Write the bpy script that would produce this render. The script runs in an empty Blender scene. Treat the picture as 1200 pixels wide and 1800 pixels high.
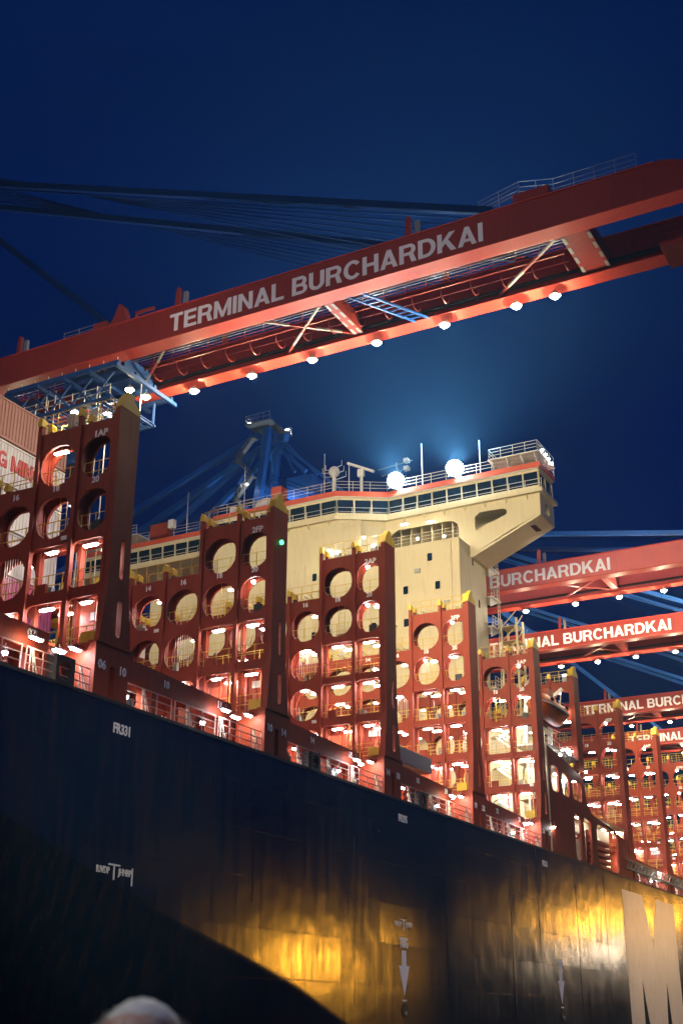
import bpy, math, random
from mathutils import Vector, Matrix
random.seed(7)
S = bpy.context.scene
COL = S.collection
rad = math.radians

# ------------------------------------------------------------------ camera
FPX, PSI, TH, RO = 2213.22, 0.4926, 0.3893, 0.0025      # focal length in px of a 1200x1800 frame, heading, pitch, roll
_F = Vector((math.cos(TH)*math.cos(PSI), math.cos(TH)*math.sin(PSI), math.sin(TH)))
_R0 = Vector((math.sin(PSI), -math.cos(PSI), 0)); _U0 = _R0.cross(_F)
_R = math.cos(RO)*_R0 + math.sin(RO)*_U0; _U = -math.sin(RO)*_R0 + math.cos(RO)*_U0
cam = bpy.data.cameras.new('camera'); cam_o = bpy.data.objects.new('camera', cam); COL.objects.link(cam_o)
cam.sensor_fit = 'VERTICAL'; cam.sensor_height = 36; cam.sensor_width = 24; cam.lens = FPX/1800*36
cam.clip_start = .05; cam.clip_end = 6000
cam.dof.use_dof = True; cam.dof.focus_distance = 75; cam.dof.aperture_fstop = 4.0
cam_o.matrix_world = Matrix(((_R.x, _U.x, -_F.x, 0), (_R.y, _U.y, -_F.y, 0), (_R.z, _U.z, -_F.z, 0), (0, 0, 0, 1)))
S.camera = cam_o

# ------------------------------------------------------------------ sky (late dusk), exposure
W = bpy.data.worlds.new('World'); S.world = W; W.use_nodes = True
nt = W.node_tree; nt.nodes.clear()
wo = nt.nodes.new('ShaderNodeOutputWorld'); bg = nt.nodes.new('ShaderNodeBackground')
sky = nt.nodes.new('ShaderNodeTexSky'); sky.sky_type = 'NISHITA'; sky.sun_disc = False
sky.sun_elevation = rad(-4.0); sky.sun_rotation = rad(200); sky.air_density = 1.0; sky.dust_density = 0.3; sky.ozone_density = 4.0
sepc = nt.nodes.new('ShaderNodeSeparateColor'); nt.links.new(sky.outputs[0], sepc.inputs[0])
tint = nt.nodes.new('ShaderNodeVectorMath'); tint.operation = 'SCALE'; tint.inputs[0].default_value = (.0, .1, 1.0)      # the blue hour: light of the zenith sky only
wtc = nt.nodes.new('ShaderNodeTexCoord'); wmp = nt.nodes.new('ShaderNodeMapping'); wmp.inputs['Scale'].default_value = (1.5, 1.5, 4.0)
cl = nt.nodes.new('ShaderNodeTexNoise'); cl.inputs['Scale'].default_value = 1.6; cl.inputs['Detail'].default_value = 5; cl.inputs['Roughness'].default_value = .55
nt.links.new(wtc.outputs['Generated'], wmp.inputs[0]); nt.links.new(wmp.outputs[0], cl.inputs[0])
clr = nt.nodes.new('ShaderNodeMapRange'); clr.inputs[1].default_value = .3; clr.inputs[2].default_value = .7; clr.inputs[3].default_value = .8; clr.inputs[4].default_value = 1.2; nt.links.new(cl.outputs[0], clr.inputs[0])
clm = nt.nodes.new('ShaderNodeMath'); clm.operation = 'MULTIPLY'; nt.links.new(sepc.outputs[2], clm.inputs[0]); nt.links.new(clr.outputs[0], clm.inputs[1])
nt.links.new(clm.outputs[0], tint.inputs['Scale']); nt.links.new(tint.outputs[0], bg.inputs[0]); nt.links.new(bg.outputs[0], wo.inputs[0])
bg.inputs[1].default_value = 2.85
S.view_settings.view_transform = 'Standard'; S.view_settings.look = 'None'; S.view_settings.exposure = 0.25; S.view_settings.gamma = 1
S.view_settings.use_curve_mapping = False
S.render.engine = 'CYCLES'
S.cycles.use_denoising = True
S.cycles.max_bounces = 6; S.cycles.diffuse_bounces = 3; S.cycles.glossy_bounces = 3; S.cycles.transmission_bounces = 2
S.cycles.volume_bounces = 0; S.cycles.sample_clamp_indirect = 4; S.cycles.use_light_tree = True
S.cycles.caustics_reflective = False; S.cycles.caustics_refractive = False

WATER = -3.5
QUAY = 3.5

# ------------------------------------------------------------------ materials
def new_mat(name):
    m = bpy.data.materials.new(name); m.use_nodes = True
    return m, m.node_tree, m.node_tree.nodes['Principled BSDF']
def paint(name, col, rough=.5, var=.18, dirt=.35, dirtcol=None, metal=0, scale=.6, streak=True, bump=.15, spec=.5):
    """painted steel: mottled colour, vertical run-off streaks, a little unevenness"""
    m, t, p = new_mat(name)
    n = t.nodes.new; l = t.links.new
    tc = n('ShaderNodeTexCoord'); mp = n('ShaderNodeMapping'); mp.inputs['Scale'].default_value = (scale*3, scale*3, scale*(.35 if streak else 3))
    l(tc.outputs['Object'], mp.inputs[0])
    nz = n('ShaderNodeTexNoise'); nz.inputs['Scale'].default_value = 1.5; nz.inputs['Detail'].default_value = 6; nz.inputs['Roughness'].default_value = .65
    l(mp.outputs[0], nz.inputs[0])
    nz2 = n('ShaderNodeTexNoise'); nz2.inputs['Scale'].default_value = .35; nz2.inputs['Detail'].default_value = 3
    l(tc.outputs['Object'], nz2.inputs[0])
    r = n('ShaderNodeValToRGB'); r.color_ramp.elements[0].position = .5; r.color_ramp.elements[1].position = .78
    l(nz.outputs[0], r.inputs[0])
    base = n('ShaderNodeMix'); base.data_type = 'RGBA'
    base.inputs[6].default_value = tuple(c*(1-var) for c in col)+(1,); base.inputs[7].default_value = tuple(min(1, c*(1+var)) for c in col)+(1,)
    l(nz2.outputs[0], base.inputs[0])
    dc = dirtcol or tuple(c*.45+.01 for c in col)
    mul = n('ShaderNodeMath'); mul.operation = 'MULTIPLY'; mul.inputs[1].default_value = dirt; l(r.outputs[0], mul.inputs[0])
    mx = n('ShaderNodeMix'); mx.data_type = 'RGBA'; l(mul.outputs[0], mx.inputs[0]); l(base.outputs[2], mx.inputs[6]); mx.inputs[7].default_value = dc+(1,)
    l(mx.outputs[2], p.inputs['Base Color'])
    rr = n('ShaderNodeMapRange'); rr.inputs[3].default_value = max(.05, rough-.1); rr.inputs[4].default_value = min(1, rough+.15); l(nz.outputs[0], rr.inputs[0]); l(rr.outputs[0], p.inputs['Roughness'])
    p.inputs['Metallic'].default_value = metal; p.inputs['Specular IOR Level'].default_value = spec
    if bump:
        b = n('ShaderNodeBump'); b.inputs['Strength'].default_value = bump; b.inputs['Distance'].default_value = .04; l(nz.outputs[0], b.inputs['Height']); l(b.outputs[0], p.inputs['Normal'])
    return m
def emit(name, col, strength):
    m = bpy.data.materials.new(name); m.use_nodes = True; t = m.node_tree; t.nodes.clear()
    o = t.nodes.new('ShaderNodeOutputMaterial'); e = t.nodes.new('ShaderNodeEmission'); e.inputs[0].default_value = col+(1,); e.inputs[1].default_value = strength
    t.links.new(e.outputs[0], o.inputs[0]); return m

M = {}
M['red'] = paint('oxide_red_paint', (.235, .034, .014), .55, .22, .6, (.1, .03, .018), scale=.9, spec=.25)
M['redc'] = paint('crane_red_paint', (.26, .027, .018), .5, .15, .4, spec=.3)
M['redflangelit'] = paint('flange_red_underlit', (.56, .06, .036), .5, .12, .3, spec=.3)  # crane red made lighter: light from below painted into the girder flanges
M['trolleyblue'] = paint('trolley_blue_paint', (.008, .055, .2), .6, .2, .4)
M['stay'] = paint('stay_navy', (.003, .02, .1), .8, .1, .2, spec=.05)
M['redlit'] = paint('crane_red_painted_lit', (.62, .13, .11), .45, .1, .25)  # crane red lightened so the boom behind the deckhouse looks lit
M['cream'] = paint('cream_paint', (.62, .535, .315), .5, .08, .4, (.42, .3, .15), scale=.8)
M['white'] = paint('white_paint', (.7, .69, .62), .5, .08, .35, (.4, .34, .25))
M['orange'] = paint('orange_roof_paint', (.55, .085, .03), .5, .1, .25)
M['lifeboat'] = paint('lifeboat_orange', (.62, .13, .015), .35, .08, .3, (.3, .06, .02))
M['blue'] = paint('crane_blue_paint', (.012, .11, .42), .5, .15, .3)
M['yellow'] = paint('safety_yellow', (.62, .42, .03), .5, .1, .35)
M['rail'] = paint('rail_yellow', (.58, .4, .05), .5, .15, .4, streak=False)
M['railw'] = paint('rail_white', (.6, .55, .45), .5, .1, .3, streak=False)
M['railp'] = paint('rail_pale_red', (.5, .3, .26), .5, .1, .3, streak=False)
M['grey'] = paint('galvanised_grey', (.25, .25, .24), .45, .2, .3, metal=.4, streak=False)
M['dark'] = paint('black_gear', (.015, .016, .018), .5, .2, .2)
M['letter'] = paint('letter_white', (.82, .8, .78), .6, .04, .18, (.45, .38, .34), bump=0)
M['cabinet'] = paint('grey_box', (.35, .34, .32), .5, .1, .3)
M['stripe'] = paint('stripe_white', (.25, .23, .2), .5, .05, .2)
M['ctbrown'] = paint('container_brown', (.36, .16, .12), .55, .1, .35)
M['ctwhite'] = paint('container_white', (.6, .58, .56), .55, .08, .4, (.3, .22, .18))
M['ctpink'] = paint('container_pink', (.52, .09, .24), .55, .08, .25)
M['ctred'] = paint('container_letter_red', (.5, .03, .03), .5, .05, .1, bump=0)
M['concrete'] = paint('quay_concrete', (.25, .24, .22), .9, .2, .4, streak=False)
M['hullletter'] = paint('hull_letter_beige', (.68, .65, .58), .3, .12, .55, (.26, .22, .17), scale=1.2)
M['boat'] = paint('launch_white', (.55, .55, .53), .4, .05, .2)
M['gangway'] = paint('gangway_green_grey', (.2, .24, .2), .5, .2, .4)
M['lamp'] = emit('deck_lamp_light', (1.0, .92, .84), 165)
M['lampsmall'] = emit('small_lamp_light', (1.0, .94, .9), 150)
M['flood'] = emit('wheelhouse_floodlight', (.82, .93, 1.0), 450)
M['cranelens'] = emit('crane_floodlight_lens', (1.0, .84, .52), 220)
M['amberlens'] = emit('sodium_lamp_lens', (1.0, .5, .08), 18)
M['green'] = emit('green_running_light', (.05, 1.0, .25), 6)
m, t, p = new_mat('window_glass'); p.inputs['Base Color'].default_value = (.01, .02, .03, 1); p.inputs['Roughness'].default_value = .04; p.inputs['Specular IOR Level'].default_value = .9; M['glass'] = m
m, t, p = new_mat('skin'); p.inputs['Base Color'].default_value = (.42, .25, .19, 1); p.inputs['Roughness'].default_value = .55; M['skin'] = m
M['coat'] = paint('dark_coat', (.02, .022, .028), .9, .2, .1, streak=False)
M['hair'] = paint('grey_hair', (.55, .57, .55), .6, .5, .8, (.08, .08, .085), scale=14, streak=False)

def hull_material():
    m, t, p = new_mat('hull_black_paint'); n = t.nodes.new; l = t.links.new
    tc = n('ShaderNodeTexCoord'); sep = n('ShaderNodeSeparateXYZ'); l(tc.outputs['Object'], sep.inputs[0])
    cmb = n('ShaderNodeCombineXYZ'); l(sep.outputs[0], cmb.inputs[0]); l(sep.outputs[2], cmb.inputs[1])
    br = n('ShaderNodeTexBrick'); br.inputs['Scale'].default_value = 1; br.inputs['Brick Width'].default_value = 9.4; br.inputs['Row Height'].default_value = 2.35
    br.inputs['Mortar Size'].default_value = .035; br.inputs['Mortar Smooth'].default_value = .6; br.inputs['Color1'].default_value = (0, 0, 0, 1); br.inputs['Color2'].default_value = (1, 1, 1, 1); br.inputs['Mortar'].default_value = (.5, .5, .5, 1)
    l(cmb.outputs[0], br.inputs[0])
    # broad vertical run-off streaks
    mp = n('ShaderNodeMapping'); mp.inputs['Scale'].default_value = (2.1, 2.1, .16); l(tc.outputs['Object'], mp.inputs[0])
    st = n('ShaderNodeTexNoise'); st.inputs['Scale'].default_value = 1; st.inputs['Detail'].default_value = 7; st.inputs['Roughness'].default_value = .62; l(mp.outputs[0], st.inputs[0])
    big = n('ShaderNodeTexNoise'); big.inputs['Scale'].default_value = .11; big.inputs['Detail'].default_value = 4; l(tc.outputs['Object'], big.inputs[0])
    ramp = n('ShaderNodeValToRGB'); e = ramp.color_ramp.elements; e[0].position = .42; e[0].color = (.006, .016, .022, 1); e[1].position = .8; e[1].color = (.034, .026, .018, 1)
    l(st.outputs[0], ramp.inputs[0]); l(ramp.outputs[0], p.inputs['Base Color'])
    add = n('ShaderNodeMath'); add.operation = 'MULTIPLY_ADD'; l(st.outputs[0], add.inputs[0]); add.inputs[1].default_value = .22; add.inputs[2].default_value = .0
    add2 = n('ShaderNodeMath'); add2.operation = 'MULTIPLY_ADD'; l(big.outputs[0], add2.inputs[0]); add2.inputs[1].default_value = .16; l(add.outputs[0], add2.inputs[2])
    l(add2.outputs[0], p.inputs['Roughness'])
    p.inputs['Specular IOR Level'].default_value = .55
    # plates are not quite flat: each leans a little, seams sunk, streak relief
    wav = n('ShaderNodeTexNoise'); wav.inputs['Scale'].default_value = .33; wav.inputs['Detail'].default_value = 2; l(tc.outputs['Object'], wav.inputs[0])
    hm = n('ShaderNodeMath'); hm.operation = 'MULTIPLY_ADD'; l(br.outputs['Fac'], hm.inputs[0]); hm.inputs[1].default_value = -.14; hm.inputs[2].default_value = 0
    h2 = n('ShaderNodeMath'); h2.operation = 'MULTIPLY_ADD'; l(st.outputs[0], h2.inputs[0]); h2.inputs[1].default_value = .15; l(hm.outputs[0], h2.inputs[2])
    h3 = n('ShaderNodeMath'); h3.operation = 'MULTIPLY_ADD'; l(wav.outputs[0], h3.inputs[0]); h3.inputs[1].default_value = 1.5; l(h2.outputs[0], h3.inputs[2])
    b = n('ShaderNodeBump'); b.inputs['Strength'].default_value = .5; b.inputs['Distance'].default_value = .05; l(h3.outputs[0], b.inputs['Height'])
    # per-plate lean
    sub = n('ShaderNodeMath'); sub.operation = 'SUBTRACT'; l(br.outputs['Color'], sub.inputs[0]); sub.inputs[1].default_value = .5
    lean = n('ShaderNodeCombineXYZ'); a1 = n('ShaderNodeMath'); a1.operation = 'MULTIPLY'; l(sub.outputs[0], a1.inputs[0]); a1.inputs[1].default_value = .024
    a2 = n('ShaderNodeMath'); a2.operation = 'MULTIPLY'; l(sub.outputs[0], a2.inputs[0]); a2.inputs[1].default_value = .012
    l(a1.outputs[0], lean.inputs[0]); l(a2.outputs[0], lean.inputs[2])
    va = n('ShaderNodeVectorMath'); va.operation = 'ADD'; l(b.outputs[0], va.inputs[0]); l(lean.outputs[0], va.inputs[1])
    vn = n('ShaderNodeVectorMath'); vn.operation = 'NORMALIZE'; l(va.outputs[0], vn.inputs[0]); l(vn.outputs[0], p.inputs['Normal'])
    return m
M['hull'] = hull_material()
m, t, p = new_mat('harbour_water'); p.inputs['Base Color'].default_value = (.004, .008, .012, 1); p.inputs['Roughness'].default_value = .12
_n = t.nodes.new('ShaderNodeTexNoise'); _n.inputs['Scale'].default_value = .5; _n.inputs['Detail'].default_value = 6
_b = t.nodes.new('ShaderNodeBump'); _b.inputs['Strength'].default_value = .6; _b.inputs['Distance'].default_value = .4
_tc = t.nodes.new('ShaderNodeTexCoord'); t.links.new(_tc.outputs['Object'], _n.inputs[0]); t.links.new(_n.outputs[0], _b.inputs['Height']); t.links.new(_b.outputs[0], p.inputs['Normal']); M['water'] = m

# ------------------------------------------------------------------ mesh helpers
class MB:
    def __init__(s): s.v = []; s.f = []
    def add(s, vs, fs):
        o = len(s.v); s.v += [tuple(v) for v in vs]; s.f += [tuple(i+o for i in f) for f in fs]; return s
    def box(s, x0, x1, y0, y1, z0, z1):
        return s.add([(x0,y0,z0),(x1,y0,z0),(x1,y1,z0),(x0,y1,z0),(x0,y0,z1),(x1,y0,z1),(x1,y1,z1),(x0,y1,z1)],
                     [(0,3,2,1),(4,5,6,7),(0,1,5,4),(1,2,6,5),(2,3,7,6),(3,0,4,7)])
    def beam(s, p, q, w, h, up=(0,0,1)):
        p = Vector(p); q = Vector(q); d = (q-p).normalized(); u = Vector(up)
        if abs(d.dot(u)) > .98: u = Vector((1,0,0))
        a = d.cross(u).normalized()*(w/2); b = a.cross(d).normalized()*(h/2)
        return s.add([p-a-b,p+a-b,p+a+b,p-a+b,q-a-b,q+a-b,q+a+b,q-a+b],[(0,3,2,1),(4,5,6,7),(0,1,5,4),(1,2,6,5),(2,3,7,6),(3,0,4,7)])
    def tube(s, p, q, r, n=4, r2=None):
        p = Vector(p); q = Vector(q); d = (q-p).normalized(); u = Vector((0,0,1)) if abs(d.z) < .9 else Vector((1,0,0))
        a = d.cross(u).normalized(); b = a.cross(d); r2 = r if r2 is None else r2; vs = []
        for k in range(n):
            c = math.cos(2*math.pi*(k+.5)/n); e = math.sin(2*math.pi*(k+.5)/n); vs.append(p+(a*c+b*e)*r)
        for k in range(n):
            c = math.cos(2*math.pi*(k+.5)/n); e = math.sin(2*math.pi*(k+.5)/n); vs.append(q+(a*c+b*e)*r2)
        return s.add(vs, [(k,(k+1)%n,n+(k+1)%n,n+k) for k in range(n)]+[tuple(range(n))[::-1], tuple(range(n,2*n))])
    def prism(s, pts, ax, a, b):
        n = len(pts)
        def P(u, w, c): return (c,u,w) if ax == 'x' else (u,c,w) if ax == 'y' else (u,w,c)
        return s.add([P(u,w,a) for u,w in pts]+[P(u,w,b) for u,w in pts], [tuple(range(n))[::-1], tuple(range(n,2*n))]+[(k,(k+1)%n,n+(k+1)%n,n+k) for k in range(n)])
    def ring(s, outer, hole, ax, a, b):
        """plate between planes a and b: outer = 4 corners (ccw from low-low), hole = (u0,u1,w0,w1,radius)"""
        u0,u1,w0,w1,r = hole; K = 5; arcs = []
        for cx,cy,st in ((u0+r,w0+r,180),(u1-r,w0+r,270),(u1-r,w1-r,0),(u0+r,w1-r,90)):
            arcs.append([(cx+r*math.cos(rad(st+90*k/(K-1))), cy+r*math.sin(rad(st+90*k/(K-1)))) for k in range(K)])
        inner = [q for arc in arcs for q in arc]; N = len(inner)
        def P(u, w, c): return (c,u,w) if ax == 'x' else (u,c,w) if ax == 'y' else (u,w,c)
        vs = [P(*q,a) for q in outer]+[P(*q,a) for q in inner]+[P(*q,b) for q in outer]+[P(*q,b) for q in inner]
        fs = []; O2 = 4+N
        for c in range(4):
            for k in range(K-1):
                i = 4+c*K+k; fs.append((c,i+1,i)); fs.append((O2+c,O2+i,O2+i+1))
            i = 4+c*K+K-1; j = 4+((c+1)%4)*K; d = (c+1)%4
            fs.append((c,d,j,i)); fs.append((O2+c,O2+i,O2+j,O2+d)); fs.append((c,O2+c,O2+d,d))
        for k in range(N): fs.append((4+k,4+(k+1)%N,O2+4+(k+1)%N,O2+4+k))
        return s.add(vs, fs)
    def rect_ring(s, u0, u1, w0, w1, hole, ax, a, b): return s.ring([(u0,w0),(u1,w0),(u1,w1),(u0,w1)], hole, ax, a, b)
    def rail(s, p, q, h=1.1, step=1.5, rails=(.37,.74,1.1), r=.028, posts=True):
        p = Vector(p); q = Vector(q); L = (q-p).length; n = max(1, round(L/step)); u = Vector((0,0,1))
        for k in rails: s.tube(p+u*h*k/1.1, q+u*h*k/1.1, r)
        if posts:
            for i in range(n+1): c = p.lerp(q, i/n); s.tube(c, c+u*h, r*1.15)
        return s
    def ladder(s, p, q, side, w=.45, rung=.3, r=.03):
        p = Vector(p); q = Vector(q); a = Vector(side).normalized()*w/2; s.tube(p-a, q-a, r); s.tube(p+a, q+a, r)
        n = int((q-p).length/rung)
        for i in range(1, n): c = p.lerp(q, i/n); s.tube(c-a, c+a, r*.7)
        return s
    def mesh(s, name):
        me = bpy.data.meshes.new(name); me.from_pydata(s.v, [], s.f); me.update(); return me
    def build(s, name, mat, parent=None, smooth=False): return obj(name, s.mesh(name), mat, parent, smooth=smooth)

def obj(name, me, mat=None, parent=None, loc=None, smooth=False):
    if isinstance(me, list): me = random.choice(me)
    if mat is not None and not me.materials: me.materials.append(M[mat] if isinstance(mat, str) else mat)
    o = bpy.data.objects.new(name, me); COL.objects.link(o)
    if loc is not None: o.location = loc
    if smooth:
        for pl in me.polygons: pl.use_smooth = True
    if parent is not None: attach(o, parent)
    return o
def attach(o, parent):
    o.parent = parent
    if parent.parent is None: o.matrix_parent_inverse = Matrix.Translation(-parent.location)
def tag(o, label, cat, group=None, kind=None):
    if label: o['label'] = label
    if cat: o['category'] = cat
    if group: o['group'] = group
    if kind: o['kind'] = kind
    return o
def empty(name, loc, label=None, cat=None, group=None):
    o = bpy.data.objects.new(name, None); COL.objects.link(o); o.location = loc; o.empty_display_size = .3; tag(o, label, cat, group); return o
def part(name, parent):                                    # a part that is only a frame for its sub-parts
    o = bpy.data.objects.new(name, None); COL.objects.link(o); attach(o, parent); return o
_txt = {}
def text_mesh(body, size, bold=.0, depth=.012, align='CENTER', space=1.0):
    key = (body, size, bold, depth, align, space)
    if key not in _txt:
        c = bpy.data.curves.new('lettering', 'FONT'); c.body = body; c.size = size; c.offset = bold; c.extrude = depth; c.align_x = align; c.align_y = 'CENTER'; c.space_character = space; c.resolution_u = 4
        o = bpy.data.objects.new('lettering_tmp', c); COL.objects.link(o)
        dg = bpy.context.evaluated_depsgraph_get(); me = bpy.data.meshes.new_from_object(o.evaluated_get(dg)); me.materials.clear()
        bpy.data.objects.remove(o); bpy.data.curves.remove(c); _txt[key] = me
    return _txt[key]
def text(body, pos, size, facing, mat, parent, bold=.02, sx=1.0, name='lettering', align='CENTER', space=1.0, depth=.012):
    me = text_mesh(body, size, bold, depth, align, space)
    if me.materials and me.materials[0] is not M[mat]: me = me.copy(); me.materials.clear()
    o = obj(name, me, mat)
    if facing == '-x': Rm = Matrix(((0,0,-1),(-1,0,0),(0,1,0)))
    else: Rm = Matrix(((1,0,0),(0,0,-1),(0,1,0)))
    attach(o, parent); o.matrix_basis = Matrix.Translation(pos) @ Rm.to_4x4() @ Matrix.Diagonal((sx,1,1,1)); return o
def spot(name, pos, target, power, col, angle, parent, blend=.6, radius=.25):
    d = bpy.data.lights.new(name, 'SPOT'); d.energy = power; d.color = col; d.spot_size = rad(angle); d.spot_blend = blend; d.shadow_soft_size = radius
    o = bpy.data.objects.new(name, d); COL.objects.link(o)
    v = Vector(target)-Vector(pos); attach(o, parent); o.matrix_basis = Matrix.Translation(pos) @ v.to_track_quat('-Z', 'Y').to_matrix().to_4x4(); return o
def multi(name, parts):
    """one mesh out of several builders, each with its own material"""
    me = bpy.data.meshes.new(name); v = []; f = []; mi = []
    for k, (b, mat) in enumerate(parts):
        o = len(v); v += b.v; f += [tuple(i+o for i in q) for q in b.f]; mi += [k]*len(b.f)
    me.from_pydata(v, [], f)
    for _, mat in parts: me.materials.append(M[mat])
    me.polygons.foreach_set('material_index', mi); me.update(); return me
# shared lamp meshes
M['lampb'] = emit('deck_lamp_light_cool', (.93, .93, 1.0), 200); M['lampc'] = emit('deck_lamp_light_warm', (1.0, .84, .62), 130)
class Pick(list): pass
LAMP = Pick(multi('lamp', [(MB().box(-.11,.11,-.42,.42,.0,.07).box(-.02,.02,-.02,.02,.07,.3), 'cabinet'), (MB().box(-.075,.075,-w_,w_,-.07,-.003), k)]) for k, w_ in (('lamp',.38),('lamp',.3),('lampb',.38),('lampb',.24),('lampc',.36),('lamp',.34)))
LAMPX = Pick(multi('lamp', [(MB().box(-.42,.42,-.11,.11,.0,.07).box(-.02,.02,-.02,.02,.07,.3), 'cabinet'), (MB().box(-w_,w_,-.075,.075,-.07,-.003), k)]) for k, w_ in (('lamp',.36),('lampb',.28),('lampc',.34),('lamp',.22)))
_hb = MB()
_hb.tube((0,0,.05),(0,0,.16),.14,10,.08).tube((0,0,.16),(0,0,.45),.02,4)
LAMPR = multi('lamp', [(_hb, 'cabinet'), (MB().tube((0,0,-.08),(0,0,.045),.09,10,.13), 'lampsmall')])

# ================================================================== the setting
def sheet(name, x0, x1, y0, y1, z, mat):
    me = bpy.data.meshes.new(name); me.from_pydata([(x0,y0,z),(x1,y0,z),(x1,y1,z),(x0,y1,z)], [], [(0,1,2,3)]); o = obj(name, me, mat); o['kind'] = 'structure'; return o
sheet('water', -1500, 2600, -1600, 2000, WATER, 'water')
_q = MB().box(-300, 900, 97.5, 600, WATER-2, QUAY).build('quay', 'concrete'); _q['kind'] = 'structure'
_q = MB().box(150, 900, -420, -150, WATER-2, QUAY-1.5).build('far_quay', 'concrete'); _q['kind'] = 'structure'

# ================================================================== the container ship
YS = 35.2            # outer side of the hull facing the camera
CL = 64.7            # centre line
DECK = 13.5
ship = empty('container_ship', (45, CL, WATER), 'huge black hulled container ship with oxide red lashing bridges and cream deckhouse', 'ship')

# ---- hull: stations along the ship, flared towards the bow
def z_tangent(x):        # below this height the side starts to curve away under the flare
    pts = [(-40,13.4),(20,12.2),(30,9.9),(37.5,7.9),(45.8,5.6),(55,3.5),(61,2.0),(66,.4),(74,-2.2),(80,-4.2),(100,-9),(400,-9)]
    for (a,b),(c,d) in zip(pts, pts[1:]):
        if a <= x <= c: return b+(d-b)*(x-a)/(c-a)
    return -9
def half_deck(x):
    if x >= 26: return CL-YS
    t = (26-x)/36
    return (CL-YS)*max(0, 1-t**2.3)**.62 if t < 1 else 0
def hull_half(x, z):
    b = half_deck(x); zk = z_tangent(x); d = zk-z
    if d > 0: b -= .17*max(0, d-.3)+.28*min(d, .3)**2+.022*d**1.9+.25*max(0, 30-x)/30*d
    return max(b, .15)
def z_rows(x):           # rows gather at the knuckle so that it stays a clean rounded edge
    zk = min(max(z_tangent(x), WATER-1.9), DECK-.8); lo = WATER-2.5
    return [lo+(zk-.5-lo)*k/7 for k in range(7)]+[zk-.5,zk-.38,zk-.3,zk-.2,zk-.1,zk,zk+.15]+[zk+.15+(DECK-zk-.15)*k/9 for k in range(1,10)]
xs = [-9.9,-9,-7.5,-5,-2,2,6,10,14,18,22,25]+[27+1.4*k for k in range(46)]+[93,100,110,120,130,145,160,180,200,230,262]
vs = []; fs = []; nz = 23
for x in xs:
    for z in z_rows(x): vs.append((x, CL-hull_half(x,z), z))
for i in range(len(xs)-1):
    for k in range(nz-1):
        a = i*nz+k; fs.append((a,a+nz,a+nz+1,a+1))
off = len(vs)
for x in xs:
    for z in z_rows(x): vs.append((x, CL+hull_half(x,z), z))
for i in range(len(xs)-1):
    for k in range(nz-1):
        a = off+i*nz+k; fs.append((a,a+1,a+nz+1,a+nz))
e = (len(xs)-1)*nz
for k in range(nz-1): fs.append((e+k,off+e+k,off+e+k+1,e+k+1)); fs.append((k,k+1,off+k+1,off+k))
me = bpy.data.meshes.new('hull'); me.from_pydata(vs, [], fs); me.update()
hull = obj('hull', me, 'hull', ship, smooth=True)
# deck sheet just under the sheer line
vs = []; fs = []
for x in xs: vs += [(x, CL-half_deck(x)+.05, DECK-.02), (x, CL+half_deck(x)-.05, DECK-.02)]
for i in range(len(xs)-1): fs.append((2*i,2*i+2,2*i+3,2*i+1))
me = bpy.data.meshes.new('deck'); me.from_pydata(vs, [], fs); obj('deck', me, 'red', ship)
MB().box(30, 261, YS-.03, YS+.12, DECK-.06, DECK+.1).build('deck_edge_plate', 'dark', ship)
# weld seams and rubbing bars proud of the plating
for z, a, b in ((10.6,50,235),(5.85,56,235),(8.2,70,235),(3.2,66,235)):
    MB().box(a, b, YS-.012, YS+.02, z-.045, z+.045).build('weld_seam', 'hull', hull)
for x, z0, z1 in ((56.2,5.9,10.5),(67.3,1.2,10.5),(80.5,-1.5,10.6),(92.4,-3,10.6),(98.5,5.85,13.3),(108,-3,12.8),(116.2,2,13.2),(124.6,2,13.2)):
    MB().box(x-.025, x+.025, YS-.02, YS+.02, z0, z1).build('weld_seam', 'hull', hull)
# writing on the hull
for body, x in (('FR331',44.8),('FR295',73.95),('FR261',100.55)):
    text(body, (x, YS-.012, 12.38), .62, '-y', 'letter', hull, bold=.02, sx=.82, name='frame_mark')
def tug_mark(x, z):
    text('TUG', (x, YS-.012, z+.0), .78, '-y', 'letter', hull, bold=.035, sx=.75, name='tug_lettering')
    MB().prism([(x-.3,z-.42),(x-.3,z-1.3),(x-.72,z-1.3),(x,z-3.0),(x+.72,z-1.3),(x+.3,z-1.3),(x+.3,z-.42)][::-1], 'y', YS-.02, YS+.05).build('tug_arrow', 'letter', hull)
    MB().box(x-.28, x-.04, YS-.02, YS+.03, z-3.32, z-3.22).box(x+.04, x+.28, YS-.02, YS+.03, z-3.32, z-3.22).build('tug_bar_mark', 'letter', hull)
    b = MB().tube((x,YS-.05,z-3.85),(x,YS+.05,z-3.85),.42,14); b.build('bollard_recess', 'dark', hull)
    MB().tube((x+.05,YS-.1,z-4.0),(x+.05,YS+.05,z-4.0),.12,10).build('bollard_pin', 'cabinet', hull)
tug_mark(73.8, 4.85); tug_mark(102.8, 4.85)
for x, z, s in ((73.8,5.95,.4),(44.9,6.25,.4)):
    text('IUVDP', (x-1.0*s/.52, YS-.014, z), s, '-y', 'hullletter', hull, bold=.01, sx=.8, name='draught_lettering')
    text('JHNBP', (x+1.0*s/.52, YS-.014, z), s, '-y', 'hullletter', hull, bold=.01, sx=.8, name='draught_lettering')
    MB().box(x-.4, x+.4, YS-.03, YS+.05, z+.24, z+.31).box(x-.04, x+.04, YS-.03, YS+.1, z-.35, z+.24).build('thruster_mark', 'hullletter', hull)
MB().box(46.15, 46.22, YS-.03, YS+.04, 5.75, 6.5).build('draught_mark', 'hullletter', hull)
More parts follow.
